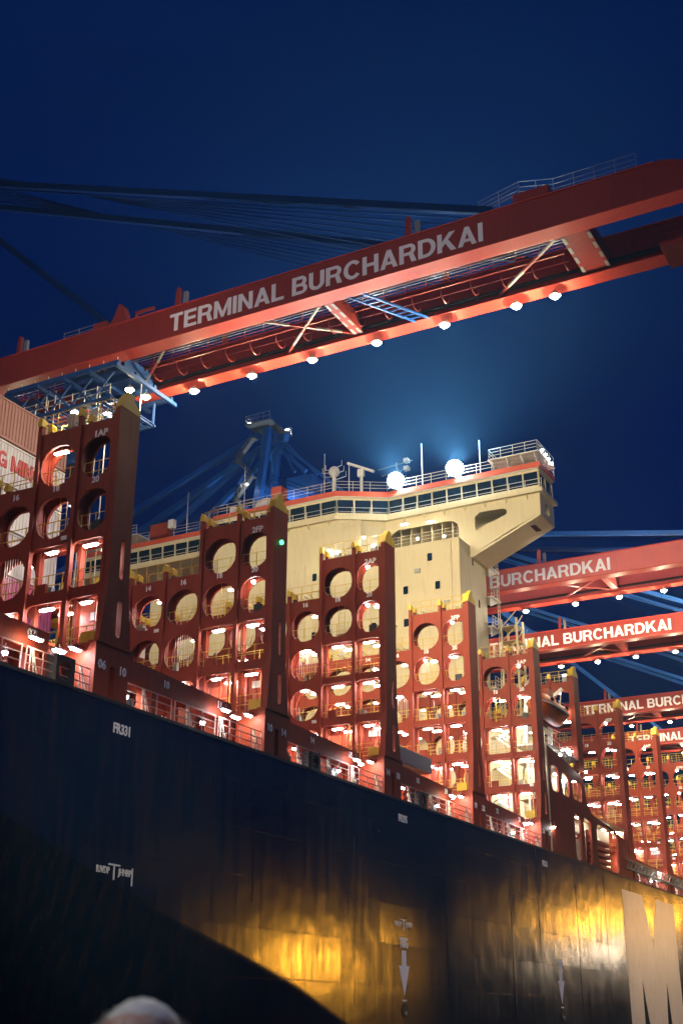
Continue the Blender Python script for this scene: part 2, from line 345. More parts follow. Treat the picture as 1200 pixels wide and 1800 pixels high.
# the large letter painted on the side (letter M: two stems and a V)
zt_, zb_ = 12.3, -2.2
b = MB()
b.prism([(121.9,zt_),(128.7,zt_),(131.4,7.4),(133.7,zt_),(140.7,zt_),(140.9,zb_),(136.6,zb_),(135.2,4.5),(133.9,zb_),(128.9,zb_),(126.3,4.5),(126.1,zb_),(121.8,zb_)][::-1], 'y', YS-.026, YS+.03)
b.build('hull_letter', 'hullletter', hull)

# ---- lashing bridges
ZB = [16.1, 18.95, 21.7, 24.45, 27.2]
PY = [35.5, 37.55]+[37.55+2.53*k for k in range(1, 10)]
ROWS = [20,18,16,14,12,10,8,6,4,2]
CAPS = multi('guide_cap', [(MB().prism([(-.14,0),(.14,0),(.14,.22),(.03,.5),(-.14,.34)], 'x', -.2, .2), 'yellow')])
def lashing_bridge(xf, n, mark, lab, ncol=9, base=None, lamps_hi=(), yellow_rails=False, detail=True, store=(35.9,50), foot=True):
    top = 27.4 if n == 4 else 30.1
    B = part('lashing_bridge', ship); B['label'] = lab
    D = .75
    front = MB(); web = MB(); fl = MB(); ph = top-2.75
    for c in range(ncol):
        y0, y1 = PY[c], PY[c+1]; hi = c < 2; nt_ = n if hi else n-1
        for L in range(nt_):
            z0 = ZB[L]-.28; last = L == nt_-1; z1 = (top if hi else ph) if last else ZB[L+1]-.28
            wide = hi and L <= (1 if n == 4 else 2)
            if wide: h = (y0+.07, y1-.07, ZB[L]-.02, ZB[L]+2.3, .34)
            else:    h = (y0+(.17 if c else .02), y1-(.17 if c else .2), ZB[L]-.03, ZB[L]+2.14, (1.02 if c else .88) if L >= 1 else .4)
            front.rect_ring(y0, y1, z0, z1, h, 'x', xf, xf+.14)
    fr = front.mesh('front_plate'); obj('front_plate', fr, 'red', B)
    a = obj('aft_plate', fr, 'red', B, loc=(D,0,0))
    yend = PY[ncol]
    # vertical guide posts with yellow heads
    for c in range(1, ncol+1):
        tp = (top if c <= 2 else ph)
        MB().box(xf-.14, xf+.12, PY[c]-.11, PY[c]+.11, DECK, tp+.45).box(xf+D-.1, xf+D+.2, PY[c]-.1, PY[c]+.1, DECK, tp+.45).build('guide_post', 'red', B)
        obj('guide_cap', CAPS, None, B, loc=(xf, PY[c], tp+.45)); 
        if detail: obj('guide_cap', CAPS, None, B, loc=(xf+D, PY[c]+.0, tp+.45))
        nlo = 2 if n == 4 else 3
        web.box(xf+.14, xf+D, PY[c]-.05, PY[c]+.05, ZB[nlo] if c <= 2 else ZB[1], tp-.1)
    web.build('web_plate', 'red', B)
    for L in range(1, n+1):
        ye = yend if L < n else PY[2]
        z = ZB[L] if L < n else top
        if L == n-1: fl.box(xf+.02, xf+1.5, 35.5, yend, ph-.34, ph-.28)
        fl.box(xf+.15, xf+1.5, 35.5, ye, z-.33, z-.27)
    fl.build('walkway_floor', 'red', B)
    # railings in front of the walkways and on top
    rm = 'rail'
    for L in range(0, n):
        r = MB(); ye = yend if L < n-1 else PY[2]
        r.rail((xf+.3,35.6,ZB[L]-.05),(xf+.3,ye,ZB[L]-.05), 1.05, .84, (.5,1.05), .022); r.build('railing', rm, B)
        if L <= 2:
            r = MB(); r.rail((xf+1.45,35.6,ZB[L]-.05),(xf+1.45,ye,ZB[L]-.05), 1.05, 1.26, (.5,1.05), .022); r.build('railing', rm, B)
    r = MB(); r.rail((xf+.1,35.7,top),(xf+.1,PY[2],top), 1.1, .8, (.55,1.1), .022).rail((xf+1.4,35.7,top),(xf+1.4,PY[2],top), 1.1, .8, (.55,1.1), .022); r.build('railing', rm, B)
    r = MB(); r.rail((xf+.1,PY[2],ph),(xf+.1,yend,ph), 1.1, .8, (.55,1.1), .022).rail((xf+1.4,PY[2],ph),(xf+1.4,yend,ph), 1.1, .8, (.55,1.1), .022); r.build('railing', rm, B)
    # lashing gear lying on the top walkways
    g = MB()
    for k in range(70 if detail else 30):
        hi = random.random() < .4; y = random.uniform(35.9, PY[2]-.3) if hi else random.uniform(PY[2]+.2, min(yend-.3, 47)); z = (top if hi else ph)+random.uniform(.03,.35)
        a_ = random.uniform(-1.2,1.2); l_ = random.uniform(.3,.75)
        q = (xf+.8+random.uniform(-.5,.5), y+l_*math.cos(a_), z+abs(l_*math.sin(a_))*.6)
        g.tube((xf+.75+random.uniform(-.5,.5), y, z), q, .022, 3)
    o = g.build('lashing_gear', 'grey', B); o['kind'] = 'stuff'
    # lashing rods hanging under the walkway inside the third row
    g = MB()
    for k in range(9): yy = PY[2]+.55+.16*k; g.tube((xf+.35,yy,ZB[n-2]-.35),(xf+.35+random.uniform(-.03,.03),yy+random.uniform(-.03,.03),ZB[n-3]+random.uniform(.1,.7)), .018, 3)
    g.build('lashing_rods', 'railw', B)
    rnd = random.Random(int(xf*10)); g = MB()
    for k in range(26 if detail else 14):
        c = rnd.randrange(0, min(ncol,6)); L = rnd.randrange(0, n-1); y_a = rnd.uniform(PY[c]+.2, PY[c+1]-.2); z_a = ZB[L]
        if rnd.random() < .55: g.tube((xf+rnd.uniform(.35,1.2), y_a, z_a), (xf+rnd.uniform(.35,1.2), y_a+rnd.uniform(-.35,.35), z_a+rnd.uniform(.9,2.0)), .02, 4)
        else: g.box(xf+.35, xf+.6, y_a-.14, y_a+.14, z_a, z_a+rnd.uniform(.25,.7))
    g.build('loose_gear', 'grey', B)['kind'] = 'stuff'
    for k in range(3): c = rnd.randrange(0, min(ncol,5)); L = rnd.randrange(0, 3); MB().box(xf-.06, xf-.004, PY[c]+.3, PY[c]+.62, ZB[L]-.26, ZB[L]-.06).build('sign_plate', 'letter', B)
    for L in range(1, n): MB().tube((xf+.28,35.6,ZB[L]-.42),(xf+.28,yend,ZB[L]-.42),.045,5).build('cable_pipe', 'railp', B)
    # outer side plate with slots, flared foot, pedestal
    st = top+.55
    s = MB(); ya, yb = YS+.005, YS+.3
    s.prism([(xf+.02,21.9),(xf+1.52,21.9),(xf+1.55,st),(xf,st-.05)], 'y', ya, yb)
    if foot: s.ring([(xf+.03,18.9),(xf+1.6,18.9),(xf+1.52,21.9),(xf+.02,21.9)], (xf+.8,xf+1.08,19.3,21.3,.13), 'y', ya, yb)
    if foot: s.ring([(xf-.28,16.1),(xf+2.0,16.1),(xf+1.6,18.9),(xf+.03,18.9)], (xf+.82,xf+1.2,16.5,18.3,.18), 'y', ya, yb)
    s.build('side_plate', 'red', B)
    if foot: MB().box(xf-.34, xf+2.08, YS-.04, YS+.6, 16.0, 16.1).build('foot_flange', 'red', B)
    s = MB(); s.ring([(xf-.45,DECK),(xf+2.0,DECK),(xf+2.0,15.3),(xf-.45,15.3)], (xf+.62,xf+1.0,DECK+.12,15.1,.15), 'y', ya, yb)
    s.prism([(xf-.45,15.3),(xf+2.0,15.3),(xf+2.25,15.75),(xf+2.25,16.0),(xf-.45,16.0)], 'y', ya, yb)
    s.box(xf-.45, xf-.25, yb, 37.0, DECK, 16.0).box(xf+1.8, xf+2.0, yb, 37.0, DECK, 16.0).box(xf-.25, xf+1.8, 36.6, 36.7, DECK, 16.0)
    if foot: s.build('pedestal', 'red', B)
    s = MB(); s.prism([(xf,st),(xf+1.55,st),(xf+1.5,st+.28),(xf+1.02,st+.62),(xf+.98,st+.95),(xf+.55,st+.95),(xf+.2,st+.5)], 'y', ya-.01, yb+.01)
    s.prism([(xf+.3,st),(xf+1.2,st),(xf+.9,st+.8),(xf+.6,st+.8)], 'y', yb, yb+.35); s.build('post_cap', 'yellow', B)
    MB().box(xf+.02, xf+.16, YS+.3, YS+.5, 16.1 if foot else 21.9, st-.3).box(xf+1.3, xf+1.44, YS+.3, YS+.5, 16.1 if foot else 21.9, st-.3).build('post_flange', 'red', B)
    # lower wall under the first walkway
    lw = MB(); lw.box(xf+.35, xf+.5, 38.3, yend, DECK, 15.82).build('lower_wall', 'red', B)
    # store wall behind the first walkway, with doors and vents
    if store:
        MB().box(xf+1.6, xf+1.75, store[0], min(yend,store[1]), DECK, 18.65).build('store_wall', 'red', B)
        for yy in (39.4, 44.2):
            if store[0] < yy < store[1]-1: MB().box(xf+1.53, xf+1.6, yy, yy+.9, 16.2, 18.1).build('door', 'orange', B)
        for yy in (36.3, 41.4, 46.6):
            if store[0] < yy < store[1]-1: MB().box(xf+1.5, xf+1.6, yy, yy+1.0, 17.75, 18.15).build('vent', 'cabinet', B)
        for yy in [store[0]+.5+.62*k for k in range(int((min(yend,store[1])-store[0]-.6)/.62))]: MB().box(xf+1.5, xf+1.6, yy, yy+.05, 16.1, 18.6).build('stiffener', 'red', B)
    # lettering
    if mark:
        text(mark, (xf-.015, 36.3, top-.72), .5, '-x', 'letter', B, bold=.012, sx=1.0, name='bridge_mark')
        for c, rn in enumerate(ROWS[:4]):
            text('%d' % rn, (xf-.015, (PY[c]+PY[c+1])/2+(0 if c else -.12), ZB[n-1]-.2), .44, '-x', 'letter', B, bold=.012, name='row_number')
    if base:
        text(base[0], (xf+.05, YS-.01, 15.0), .55, '-y', 'letter', B, bold=.012, name='bay_number'); text(base[1], (xf+1.52, YS-.01, 15.0), .55, '-y', 'letter', B, bold=.012, name='bay_number')
    # lamps under the walkways
    for c in range(min(ncol, 6)):
        yc = PY[c]*.45+PY[c+1]*.55
        for L in range(0, 2 if n == 4 else 3):
            if c >= 2 and L == 1 and n == 4: continue
            if c >= 3 and (c+L) % 2: continue
            obj('lamp', LAMP, None, B, loc=(xf+.32, yc, ZB[L]+2.12))
    if n == 5:  # rear lamps added to brighten the walkways and store walls
        for c in range(min(ncol, 5)):
            for L in range(0, 4):
                if (c*3+L*2+int(xf)) % 4: obj('lamp', LAMP, None, B, loc=(xf+1.25, PY[c]*.6+PY[c+1]*.4, ZB[L]+2.1))
    else:
        for c in range(min(ncol, 5)):
            for L in range(0, 3):
                if (c+L) % 2: obj('lamp', LAMP, None, B, loc=(xf+1.25, PY[c]*.6+PY[c+1]*.4, ZB[L]+2.1))
    for c, L in lamps_hi: obj('lamp', LAMPR if L < 0 else LAMP, None, B, loc=(xf+.42, PY[c]*.4+PY[c+1]*.6, ZB[abs(L)]+1.98))
    if foot: obj('lamp', LAMPX, None, B, loc=(xf-1.0, 35.9, 15.55))
    MB().beam((xf-.45,35.9,15.75),(xf-1.1,35.9,15.72),.06,.06).build('lamp_bracket', 'red', B)
    # ladder, junction boxes, struts
    l_ = MB().ladder((xf+.75,38.1,15.9),(xf+.75,38.1,18.75),(0,1,0)); l_.build('ladder', 'yellow', B)
    if detail:
        l_ = MB().ladder((xf+.75,38.9,ZB[n-2]),(xf+.75,38.9,ZB[n-1]),(0,1,0), r=.022); l_.build('ladder', 'rail', B)
        MB().box(xf+.12,xf+.3,36.0,36.5,ZB[n-2]+.05,ZB[n-2]+.5).build('junction_box', 'dark', B)
        MB().box(xf+.12,xf+.3,39.0,39.6,ZB[1]+.02,ZB[1]+.5).build('junction_box', 'red', B)
        MB().box(xf+.2,xf+.4,35.9,36.7,16.2,16.75).build('first_aid_locker', 'yellow', B)
        for yy in (36.1,38.3,40.9): MB().tube((xf+.55,yy,DECK),(xf+.55,yy,18.7),.06,6).build('drain_pipe', 'orange', B)
        MB().tube((xf-.05,PY[1],16.0),(xf-.05,PY[1],21.6),.035,5).build('cable_pipe', 'railp', B)
    return B
XF = [43.0+14.4*i for i in range(5)]
lashing_bridge(XF[0],4,'1AP','lashing bridge marked 1AP, nearest, beside the stacked containers',9,('06','10'),((1,3),),store=(35.9,38.2))
lashing_bridge(XF[1],4,'2FP','lashing bridge marked 2FP with a green light on its post',10,('10','14'),((0,-2),))
lashing_bridge(XF[2],5,'2AP','lashing bridge marked 2AP in front of the cream deckhouse',9,('14','18'),((0,-4),(0,-3)))
lashing_bridge(XF[3],5,'3FP','lashing bridge marked 3FP, brightly lit, before the deckhouse corner',9,('18','22'),((0,-4),(0,3),(1,-3)),store=(37.8,50))
lashing_bridge(XF[4],5,'3AP','lashing bridge marked 3AP just forward of the lifeboat',8,('22','26'),((0,-4),(0,-3),(1,-3)),store=None)
XA = [111.3+14.4*k for k in range(5)]
lashing_bridge(XA[0],5,None,'lashing bridge directly aft of the lifeboat',6,None,((0,-4),(0,-3)),detail=False,store=None,foot=False)
lashing_bridge(XA[1],5,'4FP','lashing bridge second aft of the lifeboat',6,None,((0,-4),(0,-3)),detail=False)
lashing_bridge(XA[2],5,'4AP','lashing bridge marked 4AP, third aft of the lifeboat',6,None,((0,-4),(0,-3)),detail=False)
lashing_bridge(XA[3],5,'5FP','lashing bridge at the right edge of the picture',6,None,((0,-4),(0,-3)),detail=False)
lashing_bridge(XA[4],5,None,'lashing bridge farthest aft',6,None,(),detail=False)
for zz in (27.3, 23.7): obj('lamp', LAMP, None, ship, loc=(XA[0]-.3, 36.3, zz))
for yy in (36.4, 39.2):
    MB().box(XF[2]+.6, XF[2]+.9, yy-.2, yy+.2, 30.1, 30.75).build('floodlight_housing', 'cabinet', ship); MB().tube((XF[2]+.72,yy,30.751),(XF[2]+.68,yy,30.8),.17,10).build('floodlight_lens', 'lampsmall', ship)
    spot('floodlight_beam', (XF[2]+.7, yy, 30.9), (XF[2]-7, 25 if yy < 38 else 38, 44), 17000, (1,.94,.9), 58, ship, .9, .2)  # upward floodlights added to light the boom undersides
MB().box(XA[0]+.5, XA[0]+.8, 36.0, 36.4, 30.1, 30.8).build('floodlight_housing', 'cabinet', ship); MB().tube((XA[0]+.65,36.2,30.801),(XA[0]+.67,36.2,30.86),.15,10).build('floodlight_lens', 'lampsmall', ship)
spot('floodlight_beam', (XA[0]+.7, 36.2, 31.0), (123.3, 37, 45.4), 8000, (1,.94,.9), 84, ship, .7, .2)  # floodlight added to light the front of the boom behind the deckhouse
MB().box(43.4, 43.8, 38.4, 38.8, 27.4, 28.5).build('floodlight_housing', 'cabinet', ship); MB().tube((43.6,38.6,28.501),(43.62,38.65,28.62),.17,10).build('floodlight_lens', 'cranelens', ship)
spot('floodlight_beam', (43.65, 38.75, 28.8), (51, 51, 34.5), 5000, (1,.85,.7), 110, ship, .6, .2)
# running light on the 2FP post
MB().tube((XF[1]+.8,YS-.12,25.95),(XF[1]+.8,YS+.02,25.95),.13,8).build('green_light', 'green', ship)

# ---- bays between the bridges: coaming, hatch covers, outboard beams, deck railing and gear
def bay(x0, x1, nums, gear, wall_marks):
    B = part('cargo_bay', ship)
    MB().box(x0+2.3, x1-.9, 37.9, 91.5, DECK, 15.4).build('hatch_coaming', 'red', B)
    for k in range(4): MB().box(x0+2.1, x1-.7, 37.6+k*13.5, 37.6+k*13.5+13.2, 15.42, 16.2).build('hatch_cover', 'red', B)
    for k in range(int((x1-x0-3.6)/1.5)): xx = x0+2.7+1.5*k; MB().box(xx, xx+.08, 37.55, 37.9, DECK, 15.3).build('stiffener', 'red', B)
    # outboard container beam on short stanchions
    MB().prism([(x0+2.05,14.9),(x0+11.4,14.7),(x0+11.4,15.7),(x0+2.05,16.0)], 'y', 35.7, 36.25).build('outboard_beam', 'red', B)
    for xx in (x0+4.6, x0+7.4, x0+10.6): MB().box(xx, xx+.35, 35.75, 36.2, DECK, 14.9).build('stanchion', 'red', B)
    for xx, body in zip((x0+5.6, x0+10.3), nums): text(body, (xx, 35.69, 15.4), .5, '-y', 'letter', B, bold=.012, name='bay_number')
    for xx, zz, body in wall_marks: text(body, (xx, 37.5, zz), .6, '-y', 'letter', B, bold=.012, name='wall_mark')
    # railing along the deck edge, in sections
    for a, c in ((x0+2.1,x0+5.6),(x0+5.9,x0+9.4),(x0+9.7,x1-.6)):
        MB().rail((a,YS+.12,DECK+.05),(c,YS+.12,DECK+.05), 1.1, 1.1, (.4,.75,1.1), .028).build('deck_railing', 'railp', B)
    for xx in (x0+3.6, x0+7.2, x0+10.2, x1-1.0):
        g = MB().tube((xx-.22,YS+.15,DECK),(xx,YS+.35,DECK+1.25),.035,5).tube((xx+.1,YS+.15,DECK),(xx+.08,YS+.35,DECK+1.25),.035,5).tube((xx+.32,YS+.15,DECK),(xx+.1,YS+.35,DECK+1.25),.035,5)
        g.build('railing_stay', 'railw', B)
    for xx, zz in ((x0+2.6,14.15),(x0+8.9,14.2)): obj('lamp', LAMPR, None, B, loc=(xx, 35.75, zz))
    obj('lamp', LAMPX, None, B, loc=(x0+9.9, 35.05, 15.0)); obj('lamp', LAMPX, None, B, loc=(x0+12.9, 36.4, 15.4))
    obj('lamp', LAMPX, None, B, loc=(x0+6.4, 37.2, 15.2))
    for k in range(gear):          # fairleads, pipes and lockers on the deck edge
        xx = x0+3.0+k*2.7+random.uniform(0,.6)
        f = MB(); f.tube((xx,36.0,DECK+.5),(xx,36.7,DECK+.5),.42,10).box(xx-.5,xx+.5,36.0,36.7,DECK,DECK+.25)
        f.build('mooring_roller', 'dark' if k % 2 == 0 else 'orange', B)
        MB().box(xx+1.0,xx+1.6,36.8,37.3,DECK,DECK+1.1).build('deck_locker', 'orange' if k % 2 else 'white', B)
    for zz in (14.0,14.3,15.9): MB().tube((x0+2.2,37.2,zz),(x1-.9,37.2,zz),.06,6).build('deck_pipe', 'orange' if zz < 16 else 'red', B)
bay(XF[0]-14.4, XF[0], ('05','07'), 2, ((35.5,14.6,'P'),(38.6,14.5,'J7')))
bay(XF[0], XF[1], ('10','11'), 1, ((48.2,14.35,'CC'),(51.0,14.3,'10'),(53.0,14.2,'2F')))
bay(XF[1], XF[2], ('14','15'), 3, ((63.0,14.3,'13'),(67.0,14.3,'2A')))
bay(XF[2], XF[3], ('18','19'), 3, ((78.0,14.3,'15'),))
bay(XF[3], XF[4], ('22','23'), 3, ((91.0,14.3,'22'),))
bay(XA[1], XA[2], ('30','31'), 2, ()); bay(XA[2], XA[3], ('34','35'), 2, ()); bay(XA[3], XA[4], ('38','39'), 1, ())
# fairlead box and roller on the rail near the left edge
f = MB(); f.rect_ring(40.0, 41.2, DECK, DECK+1.25, (40.2,41.0,DECK+.2,DECK+1.05,.38), 'y', YS-.06, YS+.5); f.build('fairlead', 'dark', ship)
f = MB(); f.rect_ring(62.0, 63.0, DECK, DECK+1.05, (62.15,62.85,DECK+.15,DECK+.9,.33), 'y', YS-.06, YS+.5); f.build('fairlead', 'dark', ship)
f = MB(); f.rect_ring(76.6, 77.6, DECK, DECK+1.05, (76.75,77.45,DECK+.15,DECK+.9,.33), 'y', YS-.06, YS+.5); f.build('fairlead', 'dark', ship)
# provision crane arm lying fore and aft over the rail (pale grey box)
MB().box(74.4, 80.2, 35.9, 36.9, 16.35, 17.35).build('stowed_gangway_box', 'cabinet', ship)

# ---- deckhouse with wheelhouse and wings
H = part('deckhouse', ship); H['label'] = 'cream deckhouse with wide wheelhouse and overhanging wing'
X0, XW, XB = 105.5, 108.3, 112.3
MB().box(X0, XB, 43.8, 80.2, 26.0, 44.1).build('tower', 'cream', H)
# lower decks reach out to the side, open galleries with rounded openings
g = MB()
for L in range(4):
    z0 = DECK+L*2.8
    for k, (a, b) in enumerate(((36.4,38.6),(38.6,41.6),(41.6,44.6))):
        g.rect_ring(a, b, z0, z0+2.8, (a+.35,b-.35,z0+.35,z0+2.3,.6), 'x', X0-.7, X0-.5)
g.build('gallery_front', 'cream', H)
MB().box(X0-.5, XB, 44.6, 92, DECK, 26.0).build('lower_block', 'cream', H)
MB().box(X0+2.6, XB, 38.2, 44.6, DECK, 24.6).build('gallery_back_wall', 'cream', H)
for L in range(1, 5): MB().box(X0-.5, X0+2.6, 36.2, 44.6, DECK+L*2.8-.08, DECK+L*2.8).build('gallery_deck', 'cream', H)
for L in range(4):
    z0 = DECK+L*2.8
    MB().rail((X0-.3,36.5,z0),(X0-.3,44.5,z0), 1.1, 1.0, (.55,1.1), .025).build('gallery_railing', 'rail', H)
    for yy in (37.6,40.4,43.3): obj('lamp', LAMP, None, H, loc=(X0+.6, yy, z0+2.6))
    st = MB().beam((X0+1.2,38.0,z0),(X0+1.2,41.5,z0+2.75),.7,.12).rail((X0+.85,38.0,z0),(X0+.85,41.5,z0+2.75), 1.0, .9, (.5,1.0), .022); st.build('stair', 'white', H)
# centre front above the tower, chamfer and wheelhouse
plan = [(X0,57.2),(X0,72.2),(XW,76.0),(XW,93.1),(XB,93.1),(XB,36.3),(XW,36.3),(XW,52.6)]
def grow(pl, d):      # push the fore and outer edges outward
    out = []
    for x, y in pl: out.append((x-d if x < XB else x+d*.3, y+(d if y > 80 else -d if y < 45 else 0)))
    return out
core = [(X0,56.8),(X0,72.6),(XW,75.4),(XB,75.4),(XB,53.0),(XW,53.0)]
MB().prism(core, 'z', 44.1, 48.3).build('centre_front', 'cream', H)
MB().prism(grow(plan,.42), 'z', 48.3, 48.7).build('wheelhouse_walkway', 'cream', H)
MB().prism(plan, 'z', 48.701, 49.15).build('window_sill', 'cream', H)
MB().prism(plan, 'z', 50.6, 50.95).build('window_header', 'cream', H)
MB().prism(grow(plan,.3), 'z', 50.95, 51.5).build('roof_fascia', 'orange', H)
MB().prism(grow(plan,.2), 'z', 50.86, 50.949).build('roof_soffit', 'white', H)
inner = [(x+.35 if x < XB else x, y) for x, y in plan]
MB().prism([(x, max(37.0,min(92.4,y))) for x, y in inner], 'z', 49.15, 50.6).build('wheelhouse_interior', 'dark', H)
def windows(p, q, n):
    p = Vector((p[0],p[1],0)); q = Vector((q[0],q[1],0))
    d = (q-p).normalized(); nrm = Vector((-abs(d.y), -d.x if d.y < 0 else d.x, 0)) if abs(d.y) > 0 else Vector((0,-1,0))
    for k in range(n):
        a = p.lerp(q,(k+.06)/n); b = p.lerp(q,(k+.94)/n); t_ = Vector((.0,0,0)); inn = Vector((.18,0,0)) if abs(d.y) > .3 else Vector((0,.18,0))
        w = MB(); w.add([a+inn+Vector((0,0,49.13)), b+inn+Vector((0,0,49.13)), b+Vector((0,0,50.62))+inn*.15, a+Vector((0,0,50.62))+inn*.15,
                         a+inn*1.3+Vector((0,0,49.13)), b+inn*1.3+Vector((0,0,49.13)), b+Vector((0,0,50.62))+inn*.45, a+Vector((0,0,50.62))+inn*.45], [(0,1,2,3),(7,6,5,4),(0,4,5,1),(1,5,6,2),(2,6,7,3),(3,7,4,0)])
        w.build('window', 'glass', H)
    for k in range(n+1):
        a = p.lerp(q,k/n); MB().beam((a.x+.1,a.y,49.13),(a.x,a.y,50.62),.1,.16).build('mullion', 'cream', H)
windows((X0,57.2),(X0,72.2),8); windows((XW,52.6),(X0,57.2),3); windows((XW,36.3),(XW,52.6),10); windows((X0,72.2),(XW,76.0),3); windows((XW,76.0),(XW,93.1),10)
windows((XW,36.35),(XB,36.35),2)
# brackets under the walkway
for y in [37.5+2.2*k for k in range(7)]: MB().prism([(XW-.38,48.3),(XW,48.3),(XW,47.8)], 'y', y, y+.12).build('bracket', 'cream', H)
for y in [58+2.4*k for k in range(6)]: MB().prism([(X0-.38,48.3),(X0,48.3),(X0,47.8)], 'y', y, y+.12).build('bracket', 'cream', H)
# rails round the walkway and on the roof
def polyrail(pts, z, name, h=1.0, step=1.6, rails=(.5,1.0), r=.028, mat='railw'):
    b = MB()
    for p, q in zip(pts, pts[1:]): b.rail((p[0],p[1],z),(q[0],q[1],z), h, step, rails, r)
    b.build(name, mat, H)
gp = grow(plan,.36)
polyrail([gp[6],gp[7],gp[0],gp[1],gp[2],gp[3]], 48.72, 'walkway_railing')
gp = grow(plan,.25)
polyrail([gp[5],gp[6],gp[7],gp[0],gp[1],gp[2],gp[3]], 51.5, 'roof_railing', 1.1, 1.7, (.4,.75,1.1))
# wing support: fore and aft plates with a triangular opening, arch, sloping soffit, end wall
tri = (39.9,43.2,45.9,47.35)
for xa in (XW, XB-.2):
    b = MB()
    b.prism([(36.4,48.3),(36.4,46.15),(39.55,44.95),(39.55,48.3)], 'x', xa, xa+.18)
    b.prism([(39.55,47.35),(43.5,47.45),(43.5,48.3),(39.55,48.3)], 'x', xa, xa+.18)
    b.prism([(39.55,44.95),(43.5,43.05),(43.5,45.5),(43.1,45.55),(42.6,45.75),(40.0,46.65),(39.8,46.8),(39.75,47.0),(39.9,47.25),(40.2,47.35),(39.55,47.35)], 'x', xa, xa+.18)
    b.prism([(43.15,47.0),(43.15,45.9),(43.1,45.55),(43.5,45.5),(43.5,47.45),(42.6,47.4)], 'x', xa, xa+.18)
    b.prism([(43.5,42.9),(44.9,42.9),(44.9,46.2),(45.05,46.7),(45.5,47.05),(46.0,47.15),(46.0,48.3),(43.5,48.3)], 'x', xa, xa+.18)
    b.prism([(46.0,47.15),(51.6,47.15),(52.3,46.8),(52.6,46.1),(53.0,46.1),(53.0,48.3),(46.0,48.3)], 'x', xa, xa+.18)
    b.build('wing_bracing_plate', 'cream', H)
MB().prism([(36.4,46.15),(43.5,43.05),(44.9,42.9),(44.9,42.7),(43.45,42.85),(36.4,45.95)], 'x', XW-.02, XB).build('wing_soffit', 'cream', H)
MB().rect_ring(XW, XB, 46.0, 48.3, (XW+1.4,XW+2.6,46.7,47.7,.15), 'y', 36.3, 36.42).build('wing_end_wall', 'cream', H)
MB().prism([(XW+.9,45.35),(XW+2.6,45.35),(XW+2.6,45.4),(XW+.9,45.4)], 'y', 37.2, 38.3).build('soffit_window', 'glass', H)
for k in range(6): yy = 46.0+1.15*k; MB().box(XW+1.2, XB, yy, yy+.1, 44.2, 48.3).build('recess_frame', 'cream', H)
MB().box(XB-.25, XB-.1, 44.9, 53.0, 44.1, 48.3).build('recess_back_wall', 'cream', H)
polyrail([(X0+.1,43.9),(X0+.1,52.8)], 44.1, 'recess_railing', 1.1, 1.2, (.4,.75,1.1))
for yy, xx in ((50.0,X0+1.0),(47.4,X0+1.6)): obj('lamp', LAMP, None, H, loc=(xx, yy, 46.9)); obj('lamp', LAMPR, None, H, loc=(xx-.4, yy-1.6, 44.9))
obj('lamp', LAMPR, None, H, loc=(X0-.5, 53.8, 45.6)); obj('lamp', LAMPR, None, H, loc=(X0-.3, 57.9, 45.0))
# opening with a sill on the tower top left of the wing
MB().rect_ring(54.4, 57.0, 44.3, 47.9, (54.75,56.6,44.7,47.3,.3), 'x', X0-.07, X0-.01).build('shelter_frame', 'cream', H)
MB().box(X0-.012, X0-.004, 54.75, 56.6, 44.7, 47.3).build('shelter_panel', 'cream', H)
# scuttles on the tower
for y, z in ((46.86,42.5),(46.1,39.5),(49.5,39.5),(59.7,42.5),(49.5,36.2),(53.0,36.3),(59.7,36.3),(64.5,39.5),(46.1,36.2)):
    MB().rect_ring(y-.36, y+.36, z-.5, z+.5, (y-.26,y+.26,z-.4,z+.4,.12), 'x', X0-.05, X0-.002).build('scuttle_frame', 'cream', H); MB().box(X0-.03, X0-.006, y-.27, y+.27, z-.41, z+.41).build('scuttle', 'glass', H)
for x, z in ((108.9,42.6),(110.2,38.6),(108.4,35.2)): MB().box(x-.15, x+.15, 43.77, 43.798, z-.4, z+.4).build('scuttle', 'glass', H)
for z in (42.9,39.9,36.9,33.9,30.9): MB().box(X0-.012, X0, 43.8, 80.2, z, z+.035).box(X0, XB, 43.788, 43.8, z, z+.035).build('weld_seam', 'cream', H)
MB().tube((X0-.03,43.77,26),(X0-.03,43.77,44.0),.06,5).build('down_pipe', 'cream', H)
for y in (52.2, 60.8, 44.6): MB().tube((X0-.06,y,26),(X0-.06,y,43.9),.045,5).build('down_pipe', 'cream', H)
for y, z in ((51.0,33.9),(56.4,33.9),(47.6,31.0)): MB().box(X0-.06, X0-.002, y-.4, y+.4, z, z+1.9).build('door', 'white', H); MB().box(X0-.5, X0-.002, y-.6, y+.6, z+2.05, z+2.1).build('door_canopy', 'cream', H)
for y, z in ((48.2,41.3),(54.6,40.4),(62.3,40.3),(45.2,37.6)): MB().box(X0-.16, X0-.002, y-.3, y+.3, z-.2, z+.2).build('vent', 'cabinet', H)
for y in (47.7, 51.3, 55.2, 62, 66.5): MB().box(X0-.006, X0-.001, y-.015, y+.015, 26, 44).build('weld_seam', 'cream', H)
# landings and ladders on the after corner
for z in (43.1,40.0,36.9,33.8,30.7):
    MB().box(XB, XB+2.3, 43.2, 47.0, z-.12, z).build('landing', 'white', H)
    MB().rail((XB+.1,43.3,z),(XB+2.2,43.3,z), 1.1, .7, (.4,.75,1.1), .028).rail((XB+2.2,43.3,z),(XB+2.2,46.8,z), 1.1, .9, (.4,.75,1.1), .028).build('landing_railing', 'railw', H)
    MB().prism([(XB,z-.12),(XB+2.2,z-.12),(XB,z-1.1)], 'y', 43.4, 43.5).build('landing_bracket', 'white', H)
MB().ladder((XB+1.8,43.25,28),(XB+1.8,43.25,44.2),(1,0,0),.5,.4,.04).build('ladder', 'railw', H)
